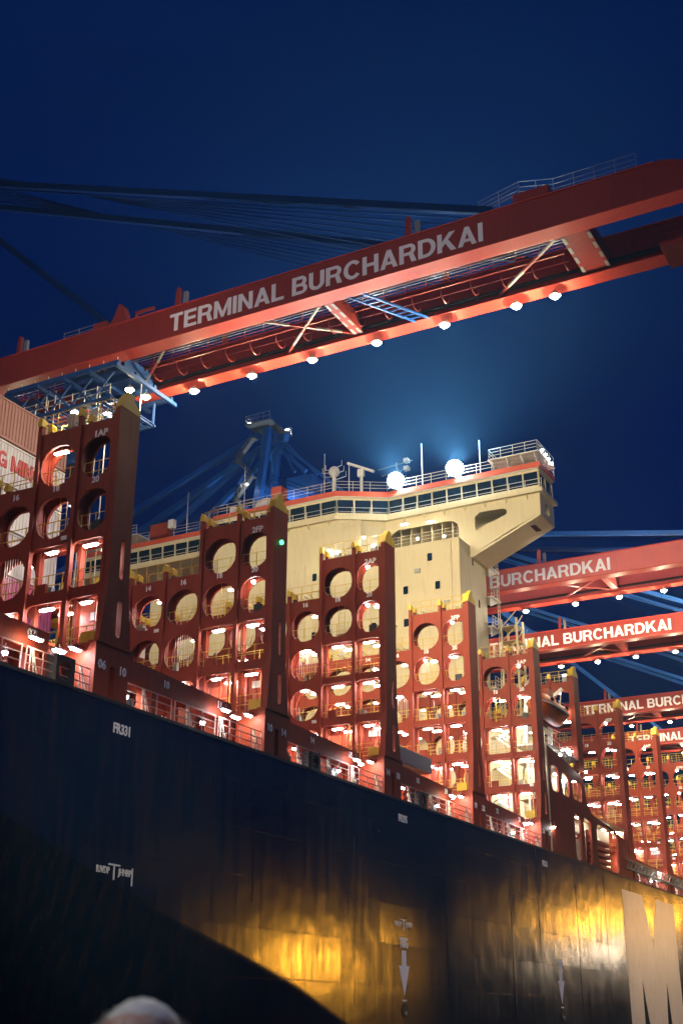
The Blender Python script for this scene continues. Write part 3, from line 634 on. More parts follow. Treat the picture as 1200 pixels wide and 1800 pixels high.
# lattice mast with stairs beside the deckhouse
b = MB()
for xx, yy in ((113.6,42.9),(115.4,42.9),(113.6,41.3),(115.4,41.3)): b.box(xx-.09, xx+.09, yy-.09, yy+.09, 24.6, 37.8)
for k in range(9):
    z = 25+k*1.5; b.beam((113.6,42.9,z),(113.6,41.3,z+1.5),.08,.08).beam((113.6,41.3,z),(115.4,41.3,z+1.5),.08,.08).box(113.5,115.5,41.2,43.0,z-.03,z+.03)
b.build('lattice_mast', 'cream', H)
# roof equipment
def col(x, y, z0, z1, r, mat='white', name='mast'): return MB().tube((x,y,z0),(x,y,z1),r,6).build(name, mat, H)
col(109,59.4,51.5,55.0,.22); d = MB()
for k in range(6):
    a0, a1 = -math.pi/2+math.pi*k/6, -math.pi/2+math.pi*(k+1)/6
    d.tube((109,59.4,55.6+.62*math.sin(a0)),(109,59.4,55.6+.62*math.sin(a1)),max(.01,.62*math.cos(a0)),12,max(.01,.62*math.cos(a1)))
d.build('satellite_dome', 'white', H, True)
for dy, dz in ((-.9,.3),(.9,.0),(-.7,1.0),(.8,.8),(1.1,.5),(-1.1,-.4)): MB().tube((109,59.4,55.0+dz),(109,59.4+dy*1.3,55.2+dz),.04,4).tube((109,59.4+dy*1.3,55.2+dz),(109,59.4+dy*1.3,55.8+dz),.03,4).build('aerial', 'white', H)
col(109,56.1,51.5,54.9,.16); MB().beam((108.9,57.7,56.2),(108.9,54.6,54.6),.3,.26).build('radar_scanner', 'white', H); MB().box(108.8,109.2,55.8,56.5,54.4,55.2).build('radar_gearbox', 'white', H)
col(109,57.6,51.5,56.0,.05); col(109,60.6,51.5,58.0,.04,name='whip_aerial'); col(108.5,48.8,51.5,56.4,.06,name='whip_aerial'); col(109,42.6,51.5,55.6,.05,name='whip_aerial'); col(107,69.5,51.5,57.5,.04,name='whip_aerial'); col(107,77,51.5,56,.04,name='whip_aerial')
col(110,52.4,51.5,55.6,.12,'grey','signal_mast')
b = MB()
for z, w in ((53.6,1.3),(54.4,1.8),(55.2,2.2)): b.beam((110,52.4-w/1.2,z+.3),(110,52.4+w,z),.07,.07)
b.build('signal_yard', 'grey', H)
for z in (54.5,55.4): MB().box(109.7,110.3,51.0,51.5,z,z+.4).build('signal_lamp_box', 'white', H)
d = MB()
for k in range(4):
    a0, a1 = math.pi/2*k/4, math.pi/2*(k+1)/4
    d.tube((109,67.8,52.6+1.5*math.sin(a0)),(109,67.8,52.6+1.5*math.sin(a1)),1.5*math.cos(a0),14,max(.02,1.5*math.cos(a1)))
d.tube((109,67.8,51.5),(109,67.8,52.6),1.5,14).build('satellite_dome', 'white', H, True)
MB().box(108.3,109.6,65.6,66.9,53.0,55.0).box(108.9,109.1,65.0,66.2,51.5,53.0).build('funnel_top', 'orange', H)
MB().box(107.2,108.2,79.8,82.2,51.5,53.0).build('equipment_box', 'red', H); MB().box(106.6,107.2,78.6,79.3,51.9,52.9).build('equipment_box', 'white', H)
MB().box(106.4,107.0,70.2,70.9,51.9,52.7).build('equipment_box', 'white', H)
# raised platform at the wing end with a lamp cluster
MB().box(XW-.6, XB+.4, 36.0, 41.3, 52.5, 52.62).build('compass_platform', 'white', H)
MB().rail((XW-.5,36.1,52.62),(XW-.5,41.2,52.62), 1.1, 1.3, (.4,.75,1.1), .03).rail((XW-.5,36.1,52.62),(XB+.3,36.1,52.62), 1.1, 1.3, (.4,.75,1.1), .03).rail((XW-.5,41.2,52.62),(XB+.3,41.2,52.62), 1.1, 1.3, (.4,.75,1.1), .03).build('platform_railing', 'railw', H)
for yy in (36.4,37.8,39.3,40.9): MB().prism([(XW-.6,52.5),(XW+.9,52.5),(XW+.9,51.5),(XW+.5,51.5)], 'y', yy, yy+.1).build('platform_bracket', 'white', H)
MB().box(XW-.6,XB+.4,84.4,93.4,52.5,52.62).rail((XW-.5,84.6,52.62),(XW-.5,93.2,52.62), 1.1, 1.3, (.4,.75,1.1), .03).build('compass_platform', 'white', H)
for k in range(4): obj('wing_lamp', LAMPR, None, H, loc=(XW+.6+k*.9, 35.95, 53.0-.12*k))
# the two floodlights on the wheelhouse front
FLD = multi('floodlight', [(MB().tube((-.04,0,0),(.4,0,0),.9,16,.4).box(.0,.2,-.66,-.62,-.9,.1).box(.0,.2,.62,.66,-.9,.1), 'cabinet'), (MB().tube((-.3,0,0),(-.05,0,0),.5,16,.85), 'flood')])
for yy, zz in ((51.45,52.45),(44.85,52.45)):
    o = obj('floodlight', FLD, None, H, loc=(107.7, yy, zz)); o.rotation_euler = (0, rad(-12), rad(28))
    MB().box(107.65, 107.95, yy-.05, yy+.05, 51.5, 51.9).build('floodlight_foot', 'white', H)
    spot('floodlight_beam', (107.3, yy-.1, zz+.05), (99, yy-4, zz+12), 340000, (.34,.68,1), 150, H, 1.0, .25)
    spot('floodlight_beam', (107.3, yy-.15, zz), (0, 0, zz*.55), 9000, (.4,.75,1), 60, H, 1.0, .3)

# ---- maroon side screen abreast of the deckhouse, with openings into lit spaces
SC = part('side_screen', ship); SC['label'] = 'maroon side plating with rounded openings into a lit cream passage'
s = MB(); ya, yb = YS+.005, YS+.2
def sc(u0, u1, w0, w1, hole=None, top=None):
    if hole: s.ring([(u0,w0),(u1,w0),(u1,top[1] if top else w1),(u0,top[0] if top else w1)], hole, 'y', ya, yb)
    else: s.prism([(u0,w0),(u1,w0),(u1,top[1] if top else w1),(u0,top[0] if top else w1)], 'y', ya, yb)
sc(102.7,105.75,18.2,22.5,(103.45,105.35,18.8,21.0,.5),(22.5,22.2)); sc(105.75,108.55,18.2,22.2,(106.2,108.1,18.8,20.85,.5),(22.2,21.75)); sc(108.55,112.2,18.2,21.7,(109.0,111.6,18.85,20.65,.45),(21.75,21.2))
sc(102.7,108.6,DECK,18.2); sc(108.6,111.1,DECK,18.2,(108.95,110.7,DECK+.15,17.7,.6)); sc(111.1,114.2,DECK,18.2,(111.6,113.7,DECK+.15,17.72,.6)); sc(114.2,122.8,DECK,18.2,(115.3,121.9,DECK+.15,17.6,.9),(18.2,17.3)); sc(122.8,125.2,DECK,17.3,None,(17.3,17.0))
s.prism([(112.2,18.2),(114.2,18.2),(112.9,19.2),(112.2,21.2)], 'y', ya, yb)
s.build('screen_plate', 'red', SC)
MB().box(102.35, 102.65, YS-.02, YS+.4, DECK, 22.6).build('screen_end_pillar', 'cream', SC)
MB().box(103, 125, 37.0, 37.2, DECK, 18.1).build('passage_wall', 'cream', SC); MB().box(103, 125, 35.4, 38.1, 18.1, 18.2).build('passage_ceiling', 'cream', SC)
MB().box(103, 112.2, 37.0, 37.2, 18.2, 21.2).build('passage_wall', 'cream', SC); MB().box(103, 112.2, 35.4, 38.1, 21.2, 21.3).build('passage_ceiling', 'white', SC)
for x, z in ((104.4,20.9),(107.2,20.8),(110.4,20.8),(109.8,17.8),(112.6,17.8),(117,17.7),(120.5,17.7)): obj('lamp', LAMPX, None, SC, loc=(x, 36.1, z))
for k in range(5): MB().box(116.2, 120.8, 35.7, 36.3, DECK+.3+k*.55, DECK+.6+k*.55).build('stacked_hatch_board', 'orange', SC)
for k in range(4): MB().tube((116.3+.5*k,36.5,DECK),(116.3+.5*k,36.5,17.2),.12,8).build('mooring_pipe', 'red', SC)
for a, c, z in ((103.4,105.4,18.85),(106.2,108.1,18.85),(109,111.6,18.9)): MB().rail((a,YS+.3,z-.3),(c,YS+.3,z-.3), 1.0, .9, (.5,1.0), .025).build('railing', 'rail', SC)
# boat deck above the screen
MB().box(102.7, 112.2, 35.3, 38.2, 22.62, 22.75).build('boat_deck', 'white', SC)
MB().rail((102.8,YS+.2,22.75),(112.0,YS+.2,22.0), 1.0, 1.3, (.5,1.0), .028).build('boat_deck_railing', 'railw', SC)
obj('lamp', LAMPR, None, SC, loc=(106.5, 35.3, 22.3)); obj('lamp', LAMPR, None, SC, loc=(103.0, 35.1, 15.6)); obj('lamp', LAMPR, None, SC, loc=(112.6, 35.0, 21.8))
for xx in (104.2, 110.4):
    d = MB().beam((xx,37.6,22.7),(xx,37.2,28.4),.35,.4).beam((xx,37.2,28.4),(xx,36.0,29.2),.3,.3).tube((xx,36.1,29.1),(xx,36.3,27.9),.05); d.build('davit', 'white', SC)
# stowed accommodation ladder along the deck edge
A = MB()
for yy in (34.95, 35.6):
    A.beam((123.4,yy,15.2),(147,yy,15.2),.08,.1).beam((123.4,yy,14.4),(147,yy,14.4),.08,.1)
    for k in range(20): A.beam((123.4+1.18*k,yy,14.4),(124.58+1.18*k,yy,15.2),.06,.06).beam((123.4+1.18*k,yy,15.2),(124.58+1.18*k,yy,14.4),.06,.06)
for k in range(38): A.box(123.5+.62*k, 123.9+.62*k, 34.95, 35.6, 14.36, 14.4)
A.build('accommodation_ladder', 'gangway', ship)

# ---- lifeboat in its davits: a thing of its own
def lifeboat(cx, cy, cz, L):
    r = empty('lifeboat', (cx, cy, cz-1.35), 'orange enclosed lifeboat hanging in davits beside the cream deckhouse', 'lifeboat')
    n = 17; m_ = 16; v = []; f = []
    for i in range(n):
        t_ = -1+2*i/(n-1); w = 1.28*max(0,(1-abs(t_)**2.6))**.55+.04; hl = 1.15*(1-.25*abs(t_)**3)*max(.2,(1-abs(t_)**5)); hu = 1.25*max(.25,(1-abs(t_)**3.5)**.6); sh = .28*t_*t_
        for k in range(m_):
            a_ = 2*math.pi*k/m_; c_, s_ = math.cos(a_), math.sin(a_)
            yy = math.copysign(abs(c_)**.8, c_)*w*(1 if s_ >= 0 else (1-.45*abs(s_))); zz = s_*(hu if s_ > 0 else hl)+sh
            v.append((cx+t_*L/2, cy+yy, cz+zz))
    for i in range(n-1):
        for k in range(m_): f.append((i*m_+k,(i+1)*m_+k,(i+1)*m_+(k+1)%m_,i*m_+(k+1)%m_))
    f += [tuple(range(m_))[::-1], tuple((n-1)*m_+k for k in range(m_))]
    me = bpy.data.meshes.new('boat_shell'); me.from_pydata(v, [], f); obj('boat_shell', me, 'lifeboat', r, smooth=True)
    fd = MB()
    for i in range(12):
        t0, t1 = -.93+1.86*i/12, -.93+1.86*(i+1)/12
        W_ = lambda t_: 1.30*max(0,(1-abs(t_)**2.6))**.55+.06
        for s_ in (-1,1): fd.beam((cx+t0*L/2,cy+s_*W_(t0),cz+.05+.28*t0*t0),(cx+t1*L/2,cy+s_*W_(t1),cz+.05+.28*t1*t1),.08,.12)
    fd.build('fender', 'white', r)
    MB().box(cx-1.6,cx-.4,cy-.7,cy+.7,cz+1.1,cz+1.75).build('conning_tower', 'lifeboat', r)
    for k in range(4): MB().box(cx-2.2+k*1.3,cx-1.7+k*1.3,cy-1.2,cy-1.05,cz+.45,cz+.75).build('window', 'glass', r)
    MB().box(cx-L*.36,cx+L*.36,cy-.09,cy+.09,cz-1.32,cz-.98).build('keel', 'orange', r)
    MB().tube((cx-3.1,cy,cz+1),(cx-3.1,cy,cz+1.7),.09,6).tube((cx+3.1,cy,cz+1),(cx+3.1,cy,cz+1.7),.09,6).build('lifting_hook', 'white', r)
lifeboat(107.0, 36.35, 26.35, 8.0)

# ================================================================== containers stacked behind the first bridge
def container_meshes(x0, L=12.19, Wd=2.44, Hh=2.66):
    side = MB(); n = 42; p = (L-.3)/n
    prof = []
    for k in range(n):
        a = .15+k*p; prof += [(a,0),(a+p*.32,0),(a+p*.5,.05),(a+p*.82,.05)]
    prof.append((L-.15,0))
    vs = [(x,.02+d,.16) for x,d in prof]+[(x,.02+d,Hh-.12) for x,d in prof]; N = len(prof)
    side.add(vs, [(k,k+1,N+k+1,N+k) for k in range(N-1)])
    side.box(0,L,.08,Wd-.0,.16,Hh-.02)
    fr = MB().box(0,.16,-.01,.16,0,Hh).box(L-.16,L,-.01,.16,0,Hh).box(0,L,-.005,.09,0,.16).box(0,L,-.005,.09,Hh-.11,Hh)
    cc = MB()
    for xx in (-.01,L-.17):
        for zz in (-.005,Hh-.115): cc.box(xx,xx+.18,-.02,.17,zz,zz+.12)
    return side.mesh('side_panel'), fr.mesh('frame'), cc.mesh('corner_casting')
CT = container_meshes(0)
mats = [('ctbrown','dark brown container at the foot of the stack, below the pink ones'),('ctpink','pink corrugated container, lower of the two pink ones in the stack'),('ctpink','pink corrugated container, upper of the two pink ones in the stack'),('ctwhite','off-white plain container resting on the upper pink one'),('ctwhite','off-white plain container third from the top of the stack'),('ctwhite','off-white container with red lettering, second from the top'),('ctbrown','brown corrugated container on top of the stack at the left edge')]
def copy_mesh(me, mat): c = me.copy(); c.materials.clear(); c.materials.append(M[mat]); return c
by = {}
for k, (mt, lab) in enumerate(mats):
    z = 36.1-2.78*(len(mats)-k)
    if mt not in by: by[mt] = [copy_mesh(q, mt) for q in CT]
    r = empty('shipping_container', (45.0, 51.0, z), lab, 'container', 'containers stacked behind the first lashing bridge')
    for nm, me in zip(('side_panel','frame','corner_casting'), by[mt]):
        o = obj(nm, me, None); o.parent = r
    if k == 5: ct_text = (r, z)

# ================================================================== quay cranes
def hlamp(parent, pos, power, col=(1.0,.84,.56), angle=124, lens='cranelens', target=None):
    hb = MB().tube((0,0,.02),(0,0,.3),.38,12,.18).tube((0,0,.3),(0,0,.62),.035,4)
    o = obj('floodlight', multi('floodlight', [(hb,'cabinet'),(MB().tube((0,0,-.14),(0,0,.018),.16,12,.3), lens)]), None, parent, loc=pos)
    if power:
        power *= random.uniform(.7, 1.3)
        d = bpy.data.lights.new('floodlight_glow', 'POINT'); d.energy = power*.2; d.color = col; d.shadow_soft_size = .14
        g_ = bpy.data.objects.new('floodlight_glow', d); COL.objects.link(g_); attach(g_, parent); g_.location = (pos[0], pos[1], pos[2]-.2)
        spot('floodlight_beam', (pos[0]+.1,pos[1],pos[2]-.2), target or (pos[0]+10,pos[1],pos[2]-3), power, col, angle, parent, .5, .15)
    return o
def glyphs(body):
    """bold grotesque capitals built stroke by stroke; returns pieces (polygons) and the total width, cap height 1"""
    t = .215; out = []; x = 0
    def R(a, b, c, d): out.append([(x+a,c),(x+b,c),(x+b,d),(x+a,d)])
    def P(*q): out.append([(x+u,w) for u, w in q])
    def arc(cx, cy, rx, ry, tx, ty, a0, a1, n=10):
        for k in range(n):
            p, q = rad(a0+(a1-a0)*k/n), rad(a0+(a1-a0)*(k+1)/n)
            P((cx+rx*math.cos(p),cy+ry*math.sin(p)),(cx+rx*math.cos(q),cy+ry*math.sin(q)),(cx+(rx-tx)*math.cos(q),cy+(ry-ty)*math.sin(q)),(cx+(rx-tx)*math.cos(p),cy+(ry-ty)*math.sin(p)))
    h = .17
    for ch in body:
        if ch == ' ': x += .36; continue
        if ch == 'T': R(0,.76,1-h,1); R(.38-t/2,.38+t/2,0,1-h); w = .76
        elif ch == 'E': R(0,t,0,1); R(t,.72,0,h); R(t,.66,.42,.42+h); R(t,.70,1-h,1); w = .72
        elif ch == 'L': R(0,t,0,1); R(t,.66,0,h); w = .66
        elif ch == 'I': R(0,t,0,1); w = t
        elif ch == 'H': R(0,t,0,1); R(.8-t,.8,0,1); R(t,.8-t,.42,.42+h); w = .8
        elif ch == 'N': R(0,t,0,1); R(.8-t,.8,0,1); P((t,1),(t,.66),(.8-t,0),(.8-t,.34)); w = .8
        elif ch == 'M': R(0,t*.95,0,1); R(.98-t*.95,.98,0,1); P((t*.95,1),(t*.95,.58),(.42,0),(.49,0),(.49,.3)); P((.49,.3),(.49,0),(.56,0),(.98-t*.95,.58),(.98-t*.95,1)); w = .98
        elif ch == 'A': P((0,0),(.225,0),(.53,1),(.33,1)); P((.33+.1,.67),(.53,1),(.86,0),(.635,0)); P((.285,.2),(.575,.2),(.53,.36),(.335,.36)); w = .86
        elif ch == 'K': R(0,t,0,1); P((t,.26),(t,.53),(.57,1),(.84,1)); P((.33,.54),(.48,.68),(.88,0),(.62,0)); w = .88
        elif ch == 'U': R(0,t,.36,1); R(.8-t,.8,.36,1); arc(.4,.36,.4,.38,t,.185,180,360); w = .8
        elif ch == 'D': R(0,t,0,1); R(t,.38,0,h); R(t,.38,1-h,1); arc(.38,.5,.46,.5,t,h,-90,90,12); w = .84
        elif ch == 'Y': P((0,1),(.25,1),(.43,.66),(.43,.4),(.32,.4)); P((.43,.66),(.61,1),(.86,1),(.54,.4),(.43,.4)); R(.43-t/2,.43+t/2,0,.4); w = .86
        elif ch == 'G': arc(.45,.5,.45,.52,t,.175,38,350,20); R(.48,.9,.36,.36+h*.9); R(.72,.9,.0,.36); w = .9
        elif ch == 'C': arc(.45,.5,.45,.52,t,.175,38,322,18); w = .87
        elif ch == 'R': R(0,t,0,1); R(t,.5,1-h,1); R(t,.5,.40,.40+h*.9); arc(.5,.70,.29,.30,t*.95,.16,-90,90); P((.47,.4),(.68,.45),(.83,0),(.59,0)); w = .83
        elif ch == 'B': R(0,t,0,1); R(t,.5,1-h,1); R(t,.5,.44,.44+h*.9); R(t,.5,0,h); arc(.5,.73,.26,.27,t*.95,.15,-90,90); arc(.5,.285,.31,.285,t*.95,.15,-90,90); w = .81
        x += w+.085
    return out, x-.085
def fit_text(body, y_left, y_right, x, zc, mat, parent):
    pcs, w = glyphs(body); k = (y_left-y_right)/w; H_ = 1.36; b = MB()
    for i, pc in enumerate(pcs): b.prism([(y_left-u*k, zc-H_/2+v_*H_) for u, v_ in pc], 'x', x-.006-.0012*(i % 7), x+.02)
    return b.build('lettering', mat, parent)
pcs_, w_ = glyphs('YANG MING'); b = MB()
for i, pc in enumerate(pcs_): b.prism([(48.75+u*6.35/w_, ct_text[1]+.95+v_*1.0) for u, v_ in pc][::-1], 'y', 50.985-.0012*(i % 7), 51.1)
b.build('lettering', 'ctred', ct_text[0])
def crane(xf, y_tip, y_I, label, lamps, mat='redc', low=False, near=False, stay_y=23.0, power=9000, lit=True, plain=False):
    C = empty('container_crane', (xf+3.5, 98, QUAY), label, 'crane', 'container cranes along the quay')
    x1, x2, zb, zt = xf, xf+6.0, 44.3, 46.65; w = 1.05
    for k, xg in enumerate((x1, x2)):
        pts = [(y_tip,zb+.2),(y_tip,zb+.9),(y_tip+4.5,zt+.1),(y_tip+10,zt),(132,zt),(132,zb),(y_tip+3,zb)]
        g = MB().prism(pts, 'x', xg, xg+w).build('boom_girder', mat, C)
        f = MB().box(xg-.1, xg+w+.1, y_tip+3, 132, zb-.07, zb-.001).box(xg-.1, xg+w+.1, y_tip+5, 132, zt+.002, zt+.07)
        f.build('girder_flange', 'redflangelit', C)
        st = MB()
        for j in range(22): yy = y_tip+6+j*2.6; st.box(xg-.09, xg-.002, yy, yy+.06, zb, zb+.22)
        st.build('flange_stiffener', mat, C)
        MB().box((xg+w+.02) if k == 0 else xg-.28, (xg+w+.28) if k == 0 else xg-.02, y_tip+4, 130, zb+.35, zb+.55).build('trolley_rail', 'dark', C)
    for yy in (y_tip+12.5, y_tip+31, y_tip+49.5, y_tip+68):
        MB().box(x1-.012, x1-.001, yy, yy+.55, zb+.05, zt-.05).build('splice_plate', mat, C)
    # cross ties, striped braces and service walkway between the girders
    for yy, wd in ((y_tip+1.0,1.2),(y_tip+9.5,1.8),(y_tip+27,.7),(y_tip+46,.8),(y_tip+66,1.0),(96,1.5)):
        MB().box(x1+w, x2, yy, yy+wd, zb+.15, zb+1.3).build('cross_beam', mat, C)
        if near:
            for q in (yy+.02, yy+wd-.22):
                for j in range(4): MB().box(x1+w+.6+j*1.15, x1+w+1.3+j*1.15, q, q+.2, zb+.12, zb+.149).build('stripe', 'stripe', C)
    for ya_, yb_ in ((y_tip+11,y_tip+17),(y_tip+27.5,y_tip+33),(y_tip+33,y_tip+27.5),(y_tip+40,y_tip+46)):
        p = Vector((x1+w,ya_,zb+.25)); q = Vector((x2,yb_,zb+.25)); MB().beam(p, q, .15, .15).build('diagonal_brace', mat, C)
        if near:
            MB().beam(p.lerp(q,.12)-Vector((0,0,.005)), p.lerp(q,.35)-Vector((0,0,.005)), .155, .155).build('stripe', 'stripe', C); MB().beam(p.lerp(q,.6), p.lerp(q,.85), .156, .158).build('stripe', 'stripe', C)
    if near:
        MB().ladder((x1+w,y_tip+25.2,zb-.02),(x2,y_tip+22.6,zb-.02),(0,1,0),1.0,.55,.09).build('cross_ladder', 'blue', C)
        wk = MB(); wk.box(x2-1.7, x2-1.6, y_tip+12, 70, zb+.9, zb+.96).box(x2-.75, x2-.65, y_tip+12, 70, zb+.9, zb+.96).rail((x2-1.7,y_tip+12,zb+.96),(x2-1.7,70,zb+.96), 1.1, 1.6, (.55,1.1), .035); wk.build('service_walkway', mat, C)
        for j in range(26):
            yy = y_tip+12+j*2.1; hp = MB()
            for a_ in range(5):
                t0, t1 = math.pi*a_/5, math.pi*(a_+1)/5; hp.tube((x2-1.2-.75*math.cos(t0),yy,zb+.8-.75*math.sin(t0)),(x2-1.2-.75*math.cos(t1),yy,zb+.8-.75*math.sin(t1)),.04)
            hp.build('cable_hoop', mat, C)
        for j in range(5): MB().tube((x1+w+.7+j*.35,y_tip+10,zb+.75+.05*j),(x1+w+.7+j*.35,128,zb+.75+.05*j),.03,4).build('trolley_rope', 'grey', C)
        for j in range(6): MB().box(x1+w+.1, x1+w+.5, y_tip+14+6*j, y_tip+14.7+6*j, zb+.6, zb+1.2).build('equipment_box', 'dark', C)
    # posts and gear on the girder
    for yy in ((28.4, 46.3, 60.8) if near else (y_tip+15, y_tip+34, y_tip+52)):
        MB().prism([(yy-.12,zt),(yy+.22,zt),(yy+.16,zt+1.5),(yy+.02,zt+1.85),(yy-.16,zt+1.75)], 'x', xf+.3, xf+.6).build('stay_rest', mat, C)
        MB().box(xf+.35, xf+.6, yy-.75, yy-.45, zt, zt+1.35).build('stay_guide', 'grey', C)
        MB().prism([(yy-.12,zt),(yy+.22,zt),(yy+.16,zt+1.5),(yy-.16,zt+1.75)], 'x', x2+.3, x2+.6).build('stay_rest', mat, C)
    if near:
        MB().box(xf+.1, xf+.9, 18.9, 21.2, zt, zt+.85).build('stay_anchor', mat, C)
        MB().rail((xf+.5,20.9,zt+.9),(xf+.5,23.6,zt+.3), 1.1, 1.2, (.25,.5,.8,1.1), .02).rail((xf+.5,13.6,zt+.35),(xf+.5,18.7,zt+.35), 1.1, 1.2, (.35,.7,1.1), .02).rail((xf+.5,18.7,zt+.35),(xf+.5,20.9,zt+.9), 1.1, 1.2, (.35,.7,1.1), .02).build('platform_railing', 'grey', C)
        h_ = MB().prism([(50.5,zt),(52.4,zt),(51.9,zt+.7),(51.4,zt+1.9),(51.0,zt+1.6),(50.7,zt+.6)], 'x', xf+.2, xf+.8).box(xf+.15,xf+.9,52.4,53.6,zt,zt+.75); h_.build('boom_hinge', mat, C)
        h_ = MB().box(xf+.4,xf+.55,49.9,50.05,zt,zt+.9).box(xf+.4,xf+.55,48.4,50.05,zt+.75,zt+.95); h_.build('lamp_arm', mat, C)
        MB().rail((xf+.5,53.8,zt+.05),(xf+.5,56.6,zt+.05), 1.0, 1.2, (.3,.65,1.0), .025).build('platform_railing', 'grey', C)
        MB().box(xf+4.2,xf+6.8,y_tip+1.5,y_tip+6.0,zb-.6,zb-.3).rail((xf+4.2,y_tip+1.5,zb-.3),(xf+4.2,y_tip+6,zb-.3),1.1,1.1,(.55,1.1),.03).build('tip_platform', mat, C)
    # pylon, stays, legs
    ax, ay, az = (xf+3.5, 93.2, 86.2) if not low else (xf+3.5, 100.5, 61)
    for xg in (x1+.5, x2+.5):
        MB().beam((xg,97,zt),(ax+(xg-ax)*.5,ay,az),1.1,1.1).build('pylon_leg', 'blue', C)
        MB().beam((ax+(xg-ax)*.5,ay+1.5,az-.8),(xg,127,72.5 if not low else 52),.8,.9).build('backstay', 'blue', C); MB().beam((ax+(xg-ax)*.5,ay+1.5,az-3),(xg,121,zt+18 if not low else zt),.7,.8).build('backstay', 'blue', C)
        MB().beam((xg,stay_y,zt+.4),(ax+(xg-ax)*.5,ay,az-10 if not low else az),.35,.5).build('forestay', 'stay' if near else 'blue', C)
        if not low: MB().beam((xg,52.5,zt+.6),(ax+(xg-ax)*.4,ay-1,az-2),.4,.45).build('forestay', 'stay' if near else 'blue', C)
        for j in range(7 if near else 4): MB().tube((xg+.4+.5*j,stay_y+2+j,zt+.8+.12*j),(ax,ay,az-9.5+.7*j if not low else az),.06 if near else .04,4).build('stay_rope', 'stay', C)
    if not low:
        MB().beam((x1+.3,97,60),(x2+.7,97,60),.7,.7).beam((x1+.8,96.4,73),(x2+.2,96.4,73),.6,.6).beam((x1+1.0,96.4,60),(x2,96.2,73),.45,.45).beam((x2,96.4,60),(x1+1.0,96.2,73),.45,.45).build('pylon_brace', 'blue', C)
        for k in range(6):
            z0, z1 = 49+6*k, 55+6*k; f0, f1 = 1-.5*(z0-zt)/(az-zt), 1-.5*(z1-zt)/(az-zt); y0_, y1_ = 97+(ay-97)*(z0-zt)/(az-zt), 97+(ay-97)*(z1-zt)/(az-zt)
            MB().beam((ax+3*f0,y0_,z0),(ax-3*f1,y1_,z1),.28,.28).build('pylon_brace', 'blue', C); MB().beam((ax-3*f0,y0_,z0),(ax+3*f1,y1_,z1),.28,.28).build('pylon_brace', 'blue', C)
        for dx, dy in ((-2.5,-5.5),(2.5,-5.5),(-2.5,4.5),(2.5,4.5),(0,-8)): MB().beam((ax+dx,ay+dy,az-9),(ax+dx*.3,ay,az+.2),.3,.3).build('apex_strut', 'blue', C)
        MB().beam((ax-2.6,ay-4.0,az-3),(ax+2.6,ay+3.5,az+.5),.8,1.2).beam((ax,ay-6,az-8),(ax,ay+1,az-1),.6,.6).build('apex_beam', 'blue', C)
        MB().box(ax-3.4,ax+3.4,ay-1.4,ay+3.2,az+.4,az+.6).rail((ax-3.3,ay-1.3,az+.6),(ax-3.3,ay+3.1,az+.6),1.2,1.2,(.6,1.2),.05).rail((ax+3.3,ay-1.3,az+.6),(ax+3.3,ay+3.1,az+.6),1.2,1.2,(.6,1.2),.05).rail((ax-3.3,ay+3.1,az+.6),(ax+3.3,ay+3.1,az+.6),1.2,1.2,(.6,1.2),.05).build('apex_platform', 'grey', C)
        sx_ = MB(); zz = 58
        while zz < az-3:
            k = int((zz-58)/3.2) % 2; a_, b_ = (ay+1.2, ay+4.0) if k == 0 else (ay+4.0, ay+1.2)
            sx_.beam((ax-3.8,a_,zz),(ax-3.8,b_,zz+3.2),.8,.12).rail((ax-4.2,a_,zz),(ax-4.2,b_,zz+3.2),1.0,.8,(.5,1.0),.045).box(ax-4.3,ax-3.2,b_-.5,b_+.5,zz+3.15,zz+3.22); zz += 3.2
        sx_.build('pylon_stair', 'grey', C)
        MB().box(ax+1.0,ax+4.4,ay-6.5,ay-2.0,az-11,az-8).build('machinery_cabin', 'blue', C)
        if power > 4000: hlamp(C, (ax-4.6,ay-3,az-14), 5200, (.75,.88,1)); spot('pylon_flood', (xf-.1,ay-14,zt+.9), (ax,ay+1,az-8), 30000, (.7,.86,1), 50, C, .8, .3); obj('lamp', LAMPR, None, C, loc=(xf-.1,ay-14,zt+.5)); MB().box(xf-.15,xf+.3,ay-14.1,ay-13.9,zt+.07,zt+.42).build('lamp_foot', 'grey', C)
        for dx, dy, dz in ((-2.5,2.8,1.1),(2.4,-1.0,1.2),(-3.9,2.2,-10)): obj('lamp', LAMP, None, C, loc=(ax+dx, ay+dy, az+dz))
    for xx in (xf-8, xf+15):
        for yy in (99.5, 129): MB().box(xx-.8, xx+.8, yy-.7, yy+.7, QUAY+2.2, zb).box(xx-3, xx+3, yy-.6, yy+.6, QUAY+.05, QUAY+2.2).build('portal_leg', 'blue', C)
        MB().box(xx-.6, xx+.6, 100.2, 128.3, 18, 20).build('portal_beam', 'blue', C)
    for yy in (99.5, 129): MB().box(xf-7.2, xf+14.2, yy-.8, yy+.8, zb-2, zb-.1).build('portal_beam', 'blue', C)
    # writing and lamps
    if not plain: fit_text('TERMINAL BURCHARDKAI', y_I+23.4, y_I, xf-.018, 45.42, 'letter', C)
    for yy in lamps:
        if plain: hlamp(C, (x2+.55, yy, zb-.55), power*1.2, (1,.88,.8), 46, target=(x2+10, yy, zb+.5))
        else: hlamp(C, (x2+.55, yy, zb-.55), power if lit else 0)
    return C
crane(18.0, 4, 14.0, 'unseen red crane boom added over the bow to light the nearest boom', (16,22,28,34,40,48,56,64), stay_y=22, power=2200, plain=True)  # unseen crane, added so that its lamps light the next boom's face
C1 = crane(61.5, 7.5, 23.2, 'red crane boom with white lettering and lamps, nearest and highest', (20.95,23.6,28.7,33.8,38.9,43.9,48.95,57,66,75), near=True, stay_y=22.7, power=7800)
